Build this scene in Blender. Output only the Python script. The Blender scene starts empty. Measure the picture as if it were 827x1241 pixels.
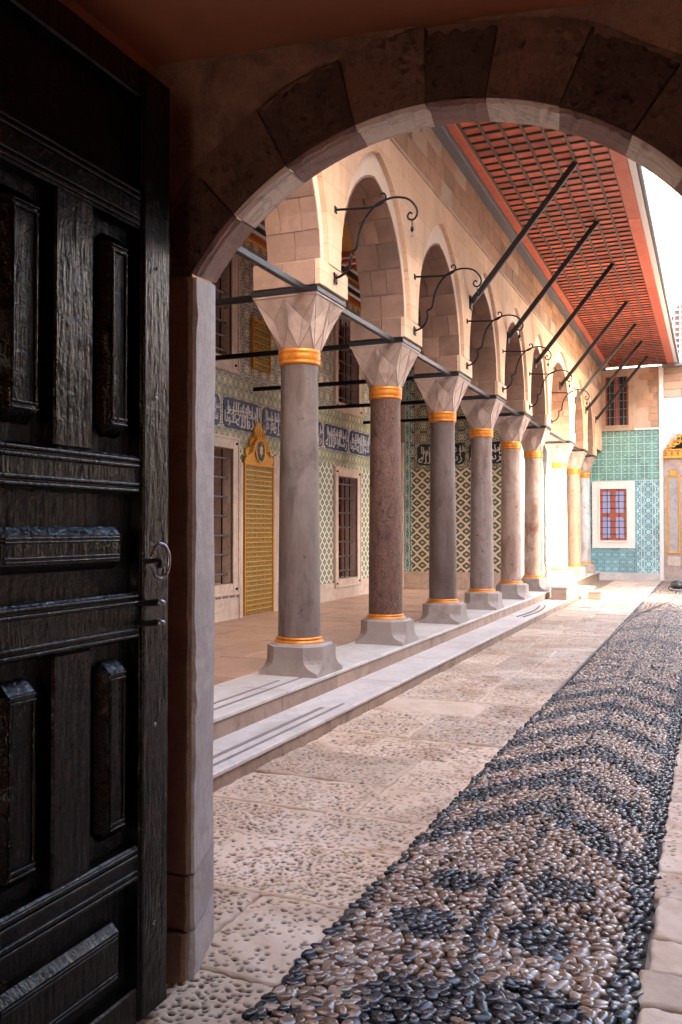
import bpy, math, random
import numpy as np
from mathutils import Vector, Matrix
random.seed(7); rng = np.random.default_rng(11)
SC = bpy.context.scene
COL = SC.collection
PI = math.pi
R = math.radians

# ------------------------------------------------------------------ camera
F, CX, CY = 1070.0, 413.5, 620.5
yaw = math.atan(450 / F); pit = math.atan(20 / F); EYE = 1.5
d = Vector((-math.sin(yaw) * math.cos(pit), math.cos(yaw) * math.cos(pit), math.sin(pit)))
r = Vector((math.cos(yaw), math.sin(yaw), 0)); u = r.cross(d)
cam = bpy.data.cameras.new('camera')
cam.sensor_fit = 'VERTICAL'; cam.sensor_height = 24.0; cam.lens = 24.0 * F / 1241.0
cam.clip_start = 0.05; cam.clip_end = 500
co = bpy.data.objects.new('camera', cam); COL.objects.link(co)
M3 = Matrix((r, u, -d)).transposed()
co.matrix_world = Matrix.Translation((0, 0, EYE)) @ M3.to_4x4()
SC.camera = co

# ------------------------------------------------------------------ sky, sun, exposure
SUN_DIR = Vector((-0.78, 0.30, -0.53)).normalized()      # the way the light travels
el = math.asin(-SUN_DIR.z); az = math.atan2(-SUN_DIR.x, -SUN_DIR.y)
w = bpy.data.worlds.new('World'); SC.world = w; w.use_nodes = True
nt = w.node_tree
sky = nt.nodes.new('ShaderNodeTexSky'); sky.sky_type = 'NISHITA'; sky.sun_disc = False
sky.sun_elevation = el; sky.sun_rotation = az; sky.air_density = 1.0; sky.dust_density = 2.5; sky.ozone_density = 1.0
bg = nt.nodes['Background']; nt.links.new(sky.outputs[0], bg.inputs[0]); bg.inputs[1].default_value = 0.15
sl = bpy.data.lights.new('sun', 'SUN'); sl.energy = 2.0; sl.angle = R(0.5); sl.color = (1.0, 0.90, 0.76)
so = bpy.data.objects.new('sun', sl); COL.objects.link(so); so.location = (4, 10, 12)
so.rotation_euler = SUN_DIR.to_track_quat('-Z', 'Y').to_euler()
vs = SC.view_settings; vs.view_transform = 'Standard'; vs.look = 'None'; vs.gamma = 1.0; vs.exposure = 4.62; vs.use_white_balance = True; vs.white_balance_temperature = 7200
SC.cycles.max_bounces = 8; SC.cycles.diffuse_bounces = 5; SC.cycles.glossy_bounces = 3
SC.cycles.transmission_bounces = 4; SC.cycles.use_denoising = True
SC.cycles.sample_clamp_indirect = 6.0

# ------------------------------------------------------------------ mesh helpers
class MB:
    def __init__(s): s.v = []; s.f = []; s.sm = []
    def add(s, vs, fs, smooth=False):
        n = len(s.v); s.v += [tuple(p) for p in vs]
        for f in fs: s.f.append(tuple(i + n for i in f)); s.sm.append(smooth)
        return s
    def box(s, x0, x1, y0, y1, z0, z1, c=0.0):
        x0, x1 = min(x0, x1), max(x0, x1); y0, y1 = min(y0, y1), max(y0, y1); z0, z1 = min(z0, z1), max(z0, z1)
        c = min(c, (x1 - x0) * .45, (y1 - y0) * .45, (z1 - z0) * .45)
        if c <= 0:
            v = [(x, y, z) for x in (x0, x1) for y in (y0, y1) for z in (z0, z1)]
            return s.add(v, [(0, 1, 3, 2), (4, 6, 7, 5), (0, 4, 5, 1), (2, 3, 7, 6), (0, 2, 6, 4), (1, 5, 7, 3)])
        X, Y, Z = (x0, x1), (y0, y1), (z0, z1); v = []; idx = {}
        sg = (c, -c)
        for i in (0, 1):
            for j in (0, 1):
                for k in (0, 1):
                    a, b, e = X[i], Y[j], Z[k]
                    for ax, p in enumerate(((a, b + sg[j], e + sg[k]), (a + sg[i], b, e + sg[k]), (a + sg[i], b + sg[j], e))):
                        idx[(i, j, k, ax)] = len(v); v.append(p)
        I = idx; fs = []
        def quad(l, flip): fs.append(tuple(l[::-1] if flip else l))
        for i in (0, 1): quad([I[i,0,0,0], I[i,1,0,0], I[i,1,1,0], I[i,0,1,0]], i == 0)
        for j in (0, 1): quad([I[0,j,0,1], I[0,j,1,1], I[1,j,1,1], I[1,j,0,1]], j == 0)
        for k in (0, 1): quad([I[0,0,k,2], I[1,0,k,2], I[1,1,k,2], I[0,1,k,2]], k == 0)
        for i in (0, 1):
            for j in (0, 1): quad([I[i,j,0,0], I[i,j,0,1], I[i,j,1,1], I[i,j,1,0]], (i + j) % 2 == 0)
        for i in (0, 1):
            for k in (0, 1): quad([I[i,0,k,0], I[i,1,k,0], I[i,1,k,2], I[i,0,k,2]], (i + k) % 2 == 0)
        for j in (0, 1):
            for k in (0, 1): quad([I[0,j,k,1], I[0,j,k,2], I[1,j,k,2], I[1,j,k,1]], (j + k) % 2 == 0)
        for i in (0, 1):
            for j in (0, 1):
                for k in (0, 1): quad([I[i,j,k,0], I[i,j,k,1], I[i,j,k,2]], (i + j + k) % 2 == 0)
        return s.add(v, fs)
    def tube(s, pts, rad, n=8, cap=True, smooth=True):
        pts = [Vector(p) for p in pts]; rads = rad if isinstance(rad, (list, tuple)) else [rad] * len(pts)
        vs = []; prev = None
        for i, p in enumerate(pts):
            t = (pts[min(i + 1, len(pts) - 1)] - pts[max(i - 1, 0)])
            if t.length < 1e-9: t = Vector((0, 0, 1))
            t.normalize()
            if prev is None:
                a = Vector((0, 0, 1)) if abs(t.z) < .9 else Vector((1, 0, 0)); nn = t.cross(a).normalized()
            else:
                nn = (prev - t * prev.dot(t)).normalized()
            prev = nn; bb = t.cross(nn)
            for k in range(n):
                a = 2 * PI * k / n + PI / n; vs.append(p + (nn * math.cos(a) + bb * math.sin(a)) * rads[i])
        fs = [(i * n + k, i * n + (k + 1) % n, (i + 1) * n + (k + 1) % n, (i + 1) * n + k) for i in range(len(pts) - 1) for k in range(n)]
        s.add(vs, fs, smooth)
        if cap: s.add([vs[k] for k in range(n)], [tuple(range(n))[::-1]]); s.add(vs[-n:], [tuple(range(n))])
        return s
    def bar(s, a, b, w_, h_):
        a = Vector(a); b = Vector(b); t = (b - a).normalized()
        side = t.cross(Vector((0, 0, 1)))
        side = side.normalized() if side.length > 1e-6 else Vector((1, 0, 0)); up = side.cross(t)
        vs = [p + side * (sx * w_ / 2) + up * (sz * h_ / 2) for p in (a, b) for sx, sz in ((-1, -1), (1, -1), (1, 1), (-1, 1))]
        return s.add(vs, [(3, 2, 1, 0), (4, 5, 6, 7), (0, 1, 5, 4), (1, 2, 6, 5), (2, 3, 7, 6), (3, 0, 4, 7)])
    def lathe(s, prof, n=32, cx=0, cy=0, cap=True, smooth=True):
        vs = [(cx + q * math.cos(2 * PI * k / n), cy + q * math.sin(2 * PI * k / n), z) for q, z in prof for k in range(n)]
        fs = [(i * n + k, i * n + (k + 1) % n, (i + 1) * n + (k + 1) % n, (i + 1) * n + k) for i in range(len(prof) - 1) for k in range(n)]
        s.add(vs, fs, smooth)
        if cap: s.add(vs[:n], [tuple(range(n))[::-1]]); s.add(vs[-n:], [tuple(range(n))])
        return s
    def rings(s, rr, cap=True, smooth=False):
        n = len(rr[0]); vs = [p for q in rr for p in q]
        fs = [(i * n + k, i * n + (k + 1) % n, (i + 1) * n + (k + 1) % n, (i + 1) * n + k) for i in range(len(rr) - 1) for k in range(n)]
        s.add(vs, fs, smooth)
        if cap: s.add(rr[0], [tuple(range(n))[::-1]]); s.add(rr[-1], [tuple(range(n))])
        return s
    def extr(s, poly, axis, a, b, smooth=False):
        """polygon of (p,q) pushed along an axis: 'x' -> (a,p,q), 'y' -> (p,a,q), 'z' -> (p,q,a)"""
        def P(t, p, q): return (t, p, q) if axis == 'x' else (p, t, q) if axis == 'y' else (p, q, t)
        n = len(poly); v = [P(a, *q) for q in poly] + [P(b, *q) for q in poly]
        fs = [(k, (k + 1) % n, n + (k + 1) % n, n + k) for k in range(n)]
        s.add(v, fs, smooth); s.add(v[:n], [tuple(range(n))[::-1]]); s.add(v[n:], [tuple(range(n))])
        return s
    def mesh(s, name, mat=None):
        m = bpy.data.meshes.new(name); m.from_pydata(s.v, [], s.f); m.update()
        if any(s.sm): m.polygons.foreach_set('use_smooth', s.sm)
        for q in (mat if isinstance(mat, (list, tuple)) else [mat]):
            if q: m.materials.append(q)
        return m

import bmesh
def fixn(m):
    b = bmesh.new(); b.from_mesh(m); bmesh.ops.recalc_face_normals(b, faces=b.faces); b.to_mesh(m); b.free()

def obj(name, mb, mat=None, parent=None, loc=None, kind=None, label=None, fix=True):
    m = mb.mesh(name, mat) if isinstance(mb, MB) else mb
    if fix and isinstance(mb, MB): fixn(m)
    o = bpy.data.objects.new(name, m); COL.objects.link(o)
    if parent is not None: o.parent = parent
    if loc is not None: o.location = loc
    if kind: o['kind'] = kind
    if label: o['label'] = label
    return o
def thing(name, label, cat, loc=(0, 0, 0), group=None):
    o = bpy.data.objects.new(name, None); COL.objects.link(o); o.location = loc; o.empty_display_size = .1
    o['label'] = label; o['category'] = cat
    if group: o['group'] = group
    return o
def tag(o, label, cat, group=None):
    o['label'] = label; o['category'] = cat
    if group: o['group'] = group
    return o
def struct(name, loc=(0, 0, 0)):
    o = bpy.data.objects.new(name, None); COL.objects.link(o); o.location = loc; o['kind'] = 'structure'; o.empty_display_size = .1
    return o
def dup(o, loc, label=None):
    rr = o.copy(); COL.objects.link(rr); rr.location = loc
    if label: rr['label'] = label
    for ch in list(o.children):
        c = ch.copy(); COL.objects.link(c); c.parent = rr
        for g in list(ch.children):
            q = g.copy(); COL.objects.link(q); q.parent = c
    return rr
def spline(pts, n=6):
    P = [Vector(p) for p in pts]; out = []
    for i in range(len(P) - 1):
        a, b, c, e = P[max(i - 1, 0)], P[i], P[i + 1], P[min(i + 2, len(P) - 1)]
        for k in range(n):
            t = k / n
            out.append(.5 * ((2 * b) + (c - a) * t + (2 * a - 5 * b + 4 * c - e) * t * t + (3 * b - a - 3 * c + e) * t ** 3))
    return out + [P[-1]]

# ------------------------------------------------------------------ material helpers
class N:
    def __init__(s, name):
        s.m = bpy.data.materials.new(name); s.m.use_nodes = True; s.t = s.m.node_tree
        s.b = s.t.nodes['Principled BSDF']
        s.geo = None; s._c = {}
    def n(s, ty, **k):
        q = s.t.nodes.new(ty)
        for a, b in k.items(): setattr(q, a, b)
        return q
    def l(s, a, b): s.t.links.new(a, b)
    def coord(s, which='pos'):
        if which in s._c: return s._c[which]
        if which == 'pos': o = s.n('ShaderNodeNewGeometry').outputs['Position']
        else: o = s.n('ShaderNodeTexCoord').outputs['Object']
        s._c[which] = o; return o
    def put(s, sock, v):
        if hasattr(v, 'is_linked') or isinstance(v, bpy.types.NodeSocket): s.l(v, sock)
        else: sock.default_value = v
    def math(s, op, a, b=0.0, c=0.0):
        q = s.n('ShaderNodeMath', operation=op); s.put(q.inputs[0], a)
        s.put(q.inputs[1], b); s.put(q.inputs[2], c); return q.outputs[0]
    def scale(s, v, k):
        q = s.n('ShaderNodeMapping'); s.l(v, q.inputs[0]); q.inputs['Scale'].default_value = k; return q.outputs[0]
    def noise(s, v, sc=5, det=6, rough=.55, dist=0.0, out=0):
        q = s.n('ShaderNodeTexNoise'); s.l(v, q.inputs['Vector']); q.inputs['Scale'].default_value = sc
        q.inputs['Detail'].default_value = det; q.inputs['Roughness'].default_value = rough; q.inputs['Distortion'].default_value = dist
        return q.outputs[out]
    def voro(s, v, sc=5, feat='F1', out='Distance'):
        q = s.n('ShaderNodeTexVoronoi', feature=feat); s.l(v, q.inputs['Vector']); q.inputs['Scale'].default_value = sc
        return q.outputs[out]
    def ramp(s, f, stops, interp='LINEAR'):
        q = s.n('ShaderNodeValToRGB'); s.l(f, q.inputs[0]); e = q.color_ramp; e.interpolation = interp
        while len(e.elements) < len(stops): e.elements.new(.5)
        for i, (p, c) in enumerate(stops):
            e.elements[i].position = p; e.elements[i].color = (*c, 1) if len(c) == 3 else c
        return q.outputs[0]
    def mix(s, f, a, b, mode='MIX'):
        q = s.n('ShaderNodeMix', data_type='RGBA', blend_type=mode); s.put(q.inputs[0], f)
        for k, v in ((6, a), (7, b)):
            if isinstance(v, tuple): q.inputs[k].default_value = (*v, 1) if len(v) == 3 else v
            else: s.l(v, q.inputs[k])
        return q.outputs[2]
    def xyz(s, v):
        q = s.n('ShaderNodeSeparateXYZ'); s.l(v, q.inputs[0]); return q.outputs
    def comb(s, x, y, z=0.0):
        q = s.n('ShaderNodeCombineXYZ'); s.put(q.inputs[0], x); s.put(q.inputs[1], y); s.put(q.inputs[2], z); return q.outputs[0]
    def bump(s, h, st=.3, dist=.01, nrm=None):
        q = s.n('ShaderNodeBump'); s.l(h, q.inputs['Height']); q.inputs['Strength'].default_value = st; q.inputs['Distance'].default_value = dist
        if nrm is not None: s.l(nrm, q.inputs['Normal'])
        return q.outputs[0]
    def rnd(s): return s.n('ShaderNodeObjectInfo').outputs['Random']
    def done(s, col, rough=.7, nrm=None, metal=0.0, spec=None):
        s.put(s.b.inputs['Base Color'], col if not isinstance(col, tuple) else (*col, 1)); s.put(s.b.inputs['Roughness'], rough)
        if nrm is not None: s.l(nrm, s.b.inputs['Normal'])
        s.b.inputs['Metallic'].default_value = metal
        if spec is not None: s.b.inputs['Specular IOR Level'].default_value = spec
        return s.m

def stone(name, a, b, c=None, sc=3.0, bump=.35, rough=.75, vary=.35, dirt=None, pit=0.0, bd=.012, veins=None, cav=None, grime_pit_shade=False, streak=False):
    q = N(name); p = q.coord(); rn = q.rnd()
    pp = q.n('ShaderNodeVectorMath', operation='ADD'); q.l(p, pp.inputs[0]); q.l(q.comb(q.math('MULTIPLY', rn, 37.0), q.math('MULTIPLY', rn, 11.0)), pp.inputs[1])
    p2 = pp.outputs[0]
    n1 = q.noise(p2, sc, 8, .62, .4)
    col = q.ramp(n1, [(.3, a), (.55, b), (.78, c or b)])
    n2 = q.noise(p2, sc * 14, 4, .7)
    col = q.mix(q.math('MULTIPLY', n2, .45), col, q.mix(1.0, col, (.62, .56, .52), 'MULTIPLY'))
    if veins:
        vv = q.noise(p2, sc * .9, 5, .5, 2.2)
        line = q.math('SUBTRACT', 1.0, q.math('MINIMUM', q.math('MULTIPLY', q.math('ABSOLUTE', q.math('SUBTRACT', vv, .5)), 22.0), 1.0))
        col = q.mix(q.math('MULTIPLY', line, .65), col, veins)
    if dirt:
        n3 = q.noise(p2, sc * .55, 6, .7, .8)
        col = q.mix(q.ramp(n3, [(.52, (0, 0, 0)), (.7, (.8, .8, .8))]), col, dirt)
    if streak:
        n6 = q.noise(q.scale(q.coord(), (5, 5, .35)), 1.3, 6, .65, .3)
        col = q.mix(q.ramp(n6, [(.52, (0, 0, 0)), (.72, (.6, .6, .6))]), col, (.42, .29, .20))
        X = q.xyz(q.coord()); bk = q.n('ShaderNodeTexBrick'); q.l(q.comb(X[1], X[2]), bk.inputs['Vector'])
        for nm_, v_ in (('Scale', 1.0), ('Brick Width', .58), ('Row Height', .262), ('Mortar Size', .006), ('Mortar Smooth', .6), ('Bias', 0.0)): bk.inputs[nm_].default_value = v_
        bk.inputs['Color1'].default_value = (1, 1, 1, 1); bk.inputs['Color2'].default_value = (.80, .70, .62, 1); bk.inputs['Mortar'].default_value = (.62, .50, .42, 1)
        col = q.mix(q.math('MULTIPLY', q.noise(q.coord(), .8, 4, .6), 1.1), col, q.mix(1.0, col, bk.outputs[0], 'MULTIPLY'))
    if grime_pit_shade:
        n4 = q.noise(q.coord(), .9, 7, .7, .6)      # foot-worn pale tracks and rusty stains
        col = q.mix(q.ramp(n4, [(.50, (0, 0, 0)), (.64, (.45, .45, .45))]), col, (.66, .54, .46))
        n5 = q.noise(q.coord(), 1.7, 7, .75, 1.2)
        col = q.mix(q.ramp(n5, [(.54, (0, 0, 0)), (.66, (.75, .75, .75))]), col, (.38, .19, .085))
    if cav:      # dirt and painted shade, darker towards the bottom of each chisel hole
        pt = q.n('ShaderNodeAttribute', attribute_name='grime_pit_shade').outputs['Fac']
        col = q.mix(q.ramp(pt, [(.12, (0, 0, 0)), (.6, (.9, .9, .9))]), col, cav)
    if vary:
        k = q.math('ADD', q.math('MULTIPLY', rn, vary), 1.0 - vary / 2)
        hs = q.n('ShaderNodeHueSaturation'); q.l(col, hs.inputs['Color']); q.l(k, hs.inputs['Value']); col = hs.outputs[0]
    h = q.math('ADD', n1, q.math('MULTIPLY', n2, .5))
    if pit:
        vo = q.voro(p2, pit); h = q.math('ADD', h, q.math('MULTIPLY', q.math('MINIMUM', vo, .35), 2.0))
    return q.done(col, q.math('ADD', q.math('MULTIPLY', n2, .25), rough - .12), q.bump(h, bump, bd))

def plain(name, col, rough=.5, metal=0.0, sc=20, vary=.25, bump=.15, bd=.004):
    q = N(name); p = q.coord(); n1 = q.noise(p, sc, 5, .6)
    c = q.mix(n1, tuple(x * (1 - vary) for x in col), tuple(min(1, x * (1 + vary)) for x in col))
    return q.done(c, q.math('ADD', q.math('MULTIPLY', n1, .2), rough - .1), q.bump(n1, bump, bd), metal)

def floral(name, ax, p, cols, sc, centre=(0, 0), rough=.32, grid=None, lobes=8):
    """mirror-symmetric glazed tile ornament; ax gives the two in-plane axes"""
    q = N(name); X = q.xyz(q.coord()); U, V = X[ax[0]], X[ax[1]]
    def fold(t, off):
        f = q.math('FRACT', q.math('DIVIDE', q.math('SUBTRACT', t, off), p)); return q.math('ABSOLUTE', q.math('SUBTRACT', f, .5))
    fu, fv = fold(U, centre[0]), fold(V, centre[1])
    v = q.comb(fu, fv, 3.3)
    n1 = q.noise(v, sc, 3, .5, 1.2); k = len(cols)
    rr = q.math('MULTIPLY', 2.0, q.math('SQRT', q.math('ADD', q.math('POWER', fu, 2.0), q.math('POWER', fv, 2.0))))
    th = q.math('ARCTAN2', fv, fu); lob = q.math('COSINE', q.math('MULTIPLY', th, float(lobes)))
    val = q.math('ADD', rr, q.math('MULTIPLY', lob, .10)); val = q.math('ADD', val, q.math('MULTIPLY', q.math('SUBTRACT', n1, .5), .55))
    stops = [(0.0, cols[1 % k]), (.10, cols[0]), (.24, cols[2 % k]), (.36, cols[1 % k]), (.52, cols[0]), (.62, cols[3 % k]), (.80, cols[4 % k]), (.90, cols[1 % k]), (1.0, cols[0])]
    col = q.ramp(q.math('DIVIDE', val, 1.3), stops, 'CONSTANT')
    tv = q.voro(q.comb(q.math('FLOOR', q.math('DIVIDE', U, p)), q.math('FLOOR', q.math('DIVIDE', V, p))), 1.0, 'F1', 'Color')     # each tile fired a little differently
    hs_ = q.n('ShaderNodeHueSaturation'); q.l(col, hs_.inputs['Color']); q.l(q.math('ADD', .8, q.math('MULTIPLY', q.xyz(tv)[0], .4)), hs_.inputs['Value']); col = hs_.outputs[0]
    wide = q.noise(q.coord(), 1.4, 4, .6); col = q.mix(q.math('MULTIPLY', wide, .25), col, (.55, .42, .28), 'MULTIPLY')
    e = q.math('GREATER_THAN', q.math('MAXIMUM', fu, fv), .485)
    col = q.mix(e, col, grid or (.12, .1, .07))
    h = q.math('ADD', q.math('MULTIPLY', e, -1.0), q.math('MULTIPLY', q.noise(q.coord(), 9, 2), .6))
    return q.done(col, rough, q.bump(h, .25, .003))

def lattice(name, ax, p, line, fill, core, off=(0, 0)):
    q = N(name); X = q.xyz(q.coord()); U = q.math('SUBTRACT', X[ax[0]], off[0]); V = q.math('SUBTRACT', X[ax[1]], off[1])
    a = q.math('DIVIDE', q.math('ADD', U, V), p); b = q.math('DIVIDE', q.math('SUBTRACT', U, V), p)
    # interlace: wavy strands
    wob = q.math('MULTIPLY', q.math('SINE', q.math('MULTIPLY', b, PI * 2)), .035)
    wob2 = q.math('MULTIPLY', q.math('SINE', q.math('MULTIPLY', a, PI * 2)), .035)
    fa = q.math('ABSOLUTE', q.math('SUBTRACT', q.math('FRACT', q.math('ADD', a, wob)), .5))
    fb = q.math('ABSOLUTE', q.math('SUBTRACT', q.math('FRACT', q.math('ADD', b, wob2)), .5))
    mx = q.math('MAXIMUM', fa, fb)
    ln = q.math('GREATER_THAN', mx, .375)
    ra = q.math('LESS_THAN', q.math('ABSOLUTE', q.math('SUBTRACT', mx, .25)), .025)
    cr = q.math('LESS_THAN', mx, .14)
    g = q.noise(q.coord(), 6, 3)
    col = q.mix(g, fill, tuple(min(1, x * 1.9) for x in fill))
    col = q.mix(cr, col, core); col = q.mix(ln, col, line)
    big = q.noise(q.coord(), 1.3, 4, .6); col = q.mix(q.math('MULTIPLY', big, .4), col, (.75, .55, .35), 'MULTIPLY')
    return q.done(col, .32, q.bump(q.noise(q.coord(), 12, 2), .15, .003))

M = {}
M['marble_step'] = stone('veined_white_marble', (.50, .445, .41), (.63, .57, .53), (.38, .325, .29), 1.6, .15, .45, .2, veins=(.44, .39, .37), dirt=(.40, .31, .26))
M['dark_line'] = stone('dark_grey_line', (.19, .15, .14), (.25, .20, .19), (.14, .11, .10), 3, .2, .5, 0)
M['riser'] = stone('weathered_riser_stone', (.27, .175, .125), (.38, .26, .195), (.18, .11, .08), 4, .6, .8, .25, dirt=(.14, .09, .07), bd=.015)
M['portico_slab'] = stone('worn_reddish_marble', (.38, .21, .145), (.50, .31, .22), (.26, .135, .09), 1.8, .25, .42, .3, dirt=(.22, .11, .07))
M['flag'] = stone('drilled_limestone_flag', (.43, .30, .205), (.55, .405, .295), (.30, .185, .115), 1.6, .6, .72, .3, dirt=(.27, .15, .09), bd=.008, cav=(.04, .022, .016), grime_pit_shade=True)
M['flag_far'] = stone('pitted_limestone_flag', (.44, .30, .225), (.58, .43, .34), (.30, .185, .13), 1.2, .8, .6, .35, dirt=(.30, .17, .1), pit=22, bd=.012)
M['mortar'] = stone('earthy_mortar', (.03, .022, .018), (.055, .04, .03), (.02, .015, .012), 12, .8, .9, 0)
M['joint'] = stone('pale_joint_mortar', (.20, .14, .10), (.30, .22, .165), (.12, .08, .06), 6, .6, .9, 0)
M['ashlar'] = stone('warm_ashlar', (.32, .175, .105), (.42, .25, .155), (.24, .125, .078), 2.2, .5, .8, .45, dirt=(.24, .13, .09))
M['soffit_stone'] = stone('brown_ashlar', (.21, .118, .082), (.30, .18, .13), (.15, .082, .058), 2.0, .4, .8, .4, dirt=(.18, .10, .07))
M['plaster'] = stone('warm_plaster', (.68, .44, .28), (.74, .51, .35), (.56, .34, .21), 1.1, .5, .85, 0, dirt=(.50, .33, .21), bd=.012, streak=True)
M['plaster_pale'] = stone('creamy_plaster', (.68, .52, .40), (.73, .58, .46), (.60, .44, .33), 1.2, .3, .85, .06, bd=.006)
M['ring_plaster'] = stone('pale_lime_plaster', (.68, .60, .55), (.74, .67, .61), (.60, .50, .44), 1.3, .2, .85, .08, bd=.005)
M['impost'] = stone('impost_marble', (.38, .255, .18), (.48, .34, .25), (.29, .185, .125), 2.0, .3, .7, .2)
M['capital'] = stone('greyish_capital_marble', (.42, .30, .245), (.54, .41, .35), (.27, .19, .165), 3.0, .35, .5, .18, dirt=(.19, .13, .11))
M['groove'] = stone('dark_capital_arris', (.24, .165, .135), (.30, .21, .175), (.17, .11, .09), 6, .3, .7, 0)  # darker than the capital, drawn along its fold lines
M['base'] = stone('grey_base_marble', (.26, .21, .19), (.35, .29, .26), (.18, .14, .125), 3, .4, .6, .2, dirt=(.18, .13, .11))
M['brass'] = plain('tarnished_gilt_collar', (.60, .20, .025), .38, .35, 18, .6, .5)
M['iron'] = plain('black_wrought_iron', (.006, .0055, .0065), .45, 0, 30, .3, .3)
M['iron'].node_tree.nodes['Principled BSDF'].inputs['Specular IOR Level'].default_value = .15; M['iron'].node_tree.nodes['Principled BSDF'].inputs['Roughness'].default_value = .6
M['tie'] = plain('blue_grey_iron_tie', (.009, .010, .014), .42, 0, 22, .35, .2)
M['gold'] = plain('gilding', (.62, .30, .055), .36, .6, 25, .3, .4)
M['gold_ground'] = plain('dark_gilt_ground', (.24, .145, .035), .5, .3, 60, .5, .6)
M['timber_dark'] = plain('dark_timber', (.010, .0075, .007), .55, 0, 12, .4, .4)
M['red_paint'] = stone('red_painted_board', (.54, .090, .045), (.62, .14, .075), (.40, .07, .037), 5, .4, .55, .55, dirt=(.42, .08, .045))
M['batten'] = plain('dark_green_batten', (.10, .065, .045), .6)
M['batten_dark'] = plain('dark_cross_batten', (.025, .018, .018), .6)
M['white_paint'] = plain('white_painted_board', (.72, .70, .68), .6, 0, 6, .08)
M['grey_beam'] = plain('grey_painted_beam', (.13, .135, .145), .6, 0, 8, .3)
M['unseen_wall'] = stone('dark_unseen_wall', (.30, .22, .17), (.38, .29, .23), (.22, .15, .11), .8, .4, .85, 0)  # kept dark to cut bounce from the unseen walls
M['white_plaster'] = stone('white_limewash', (.74, .70, .68), (.80, .77, .75), (.70, .64, .61), .8, .2, .85, 0, bd=.005)
M['marble_frame'] = stone('pink_marble_frame', (.52, .38, .30), (.64, .50, .42), (.44, .30, .23), 1.8, .15, .45, .15, veins=(.40, .28, .22))
M['portal_marble'] = stone('brown_portal_marble', (.34, .24, .20), (.44, .33, .28), (.25, .17, .14), 2, .2, .5, .15, veins=(.20, .14, .12))
M['dark_void'] = plain('dark_room_beyond', (.012, .009, .008), .7)
M['wood_red'] = plain('red_brown_window_wood', (.30, .065, .03), .5, 0, 14, .35)
M['passage'] = stone('ochre_passage_plaster', (.40, .155, .085), (.47, .195, .11), (.32, .115, .065), .9, .3, .85, 0, dirt=(.24, .09, .05), bd=.01)
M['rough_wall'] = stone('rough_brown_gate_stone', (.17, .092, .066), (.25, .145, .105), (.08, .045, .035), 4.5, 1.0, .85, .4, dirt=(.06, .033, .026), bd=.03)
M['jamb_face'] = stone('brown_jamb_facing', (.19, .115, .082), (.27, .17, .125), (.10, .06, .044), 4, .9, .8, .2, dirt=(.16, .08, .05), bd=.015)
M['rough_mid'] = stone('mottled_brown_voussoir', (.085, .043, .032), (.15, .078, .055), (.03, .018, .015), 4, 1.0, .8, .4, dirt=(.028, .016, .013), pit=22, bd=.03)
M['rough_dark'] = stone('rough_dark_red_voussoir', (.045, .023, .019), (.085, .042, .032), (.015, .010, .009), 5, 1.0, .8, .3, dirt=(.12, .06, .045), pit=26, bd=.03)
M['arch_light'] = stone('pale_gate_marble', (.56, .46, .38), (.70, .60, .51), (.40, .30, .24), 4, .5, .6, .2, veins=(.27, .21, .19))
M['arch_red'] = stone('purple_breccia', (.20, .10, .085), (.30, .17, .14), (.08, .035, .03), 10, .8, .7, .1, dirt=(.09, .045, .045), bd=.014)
M['jamb_marble'] = stone('streaky_grey_jamb_marble', (.31, .28, .275), (.43, .395, .385), (.21, .18, .17), 3.4, .5, .55, .2, veins=(.26, .22, .22), dirt=(.30, .235, .205))
M['black'] = plain('black_rubber', (.012, .012, .013), .45)

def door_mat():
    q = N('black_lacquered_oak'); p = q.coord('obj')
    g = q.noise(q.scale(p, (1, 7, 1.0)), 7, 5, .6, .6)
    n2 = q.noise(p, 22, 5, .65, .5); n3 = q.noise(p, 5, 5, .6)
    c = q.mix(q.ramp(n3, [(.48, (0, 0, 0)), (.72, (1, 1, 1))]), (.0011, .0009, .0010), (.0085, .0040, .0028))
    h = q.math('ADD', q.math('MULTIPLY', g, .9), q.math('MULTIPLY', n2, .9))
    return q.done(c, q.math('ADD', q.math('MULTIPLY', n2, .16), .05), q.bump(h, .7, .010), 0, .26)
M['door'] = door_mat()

def column_mat(name, a, b, c, sc=4, dirt=None, veins=None, bump=.3):
    q = N(name); p = q.scale(q.coord(), (1, 1, .45))
    n1 = q.noise(p, sc, 8, .65, .9); n2 = q.noise(p, sc * 9, 4, .7)
    col = q.ramp(n1, [(.36, a), (.5, b), (.64, c)])
    if veins: col = q.mix(q.ramp(q.noise(p, sc * 2.2, 5, .6, 2.5), [(.46, (0, 0, 0)), (.5, (.8, .8, .8)), (.54, (0, 0, 0))]), col, veins)
    if dirt: col = q.mix(q.ramp(q.noise(p, sc * .6, 6, .7), [(.5, (0, 0, 0)), (.68, (.75, .75, .75))]), col, dirt)
    col = q.mix(q.math('MULTIPLY', n2, .45), col, (.5, .45, .43), 'MULTIPLY')
    sp = q.ramp(q.noise(q.coord(), 17, 2, .5), [(.69, (0, 0, 0)), (.735, (.8, .8, .8))]); col = q.mix(sp, col, (.05, .035, .03))
    big = q.ramp(q.noise(q.scale(q.coord(), (1, 1, .25)), 2.6, 5, .7, .8), [(.42, (0, 0, 0)), (.66, (.65, .65, .65))]); col = q.mix(big, col, q.mix(1.0, col, (.62, .48, .40), 'MULTIPLY'))
    return q.done(col, q.math('ADD', q.math('MULTIPLY', n2, .3), .35), q.bump(q.math('SUBTRACT', q.math('ADD', n1, n2), sp), bump, .012))
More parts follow.
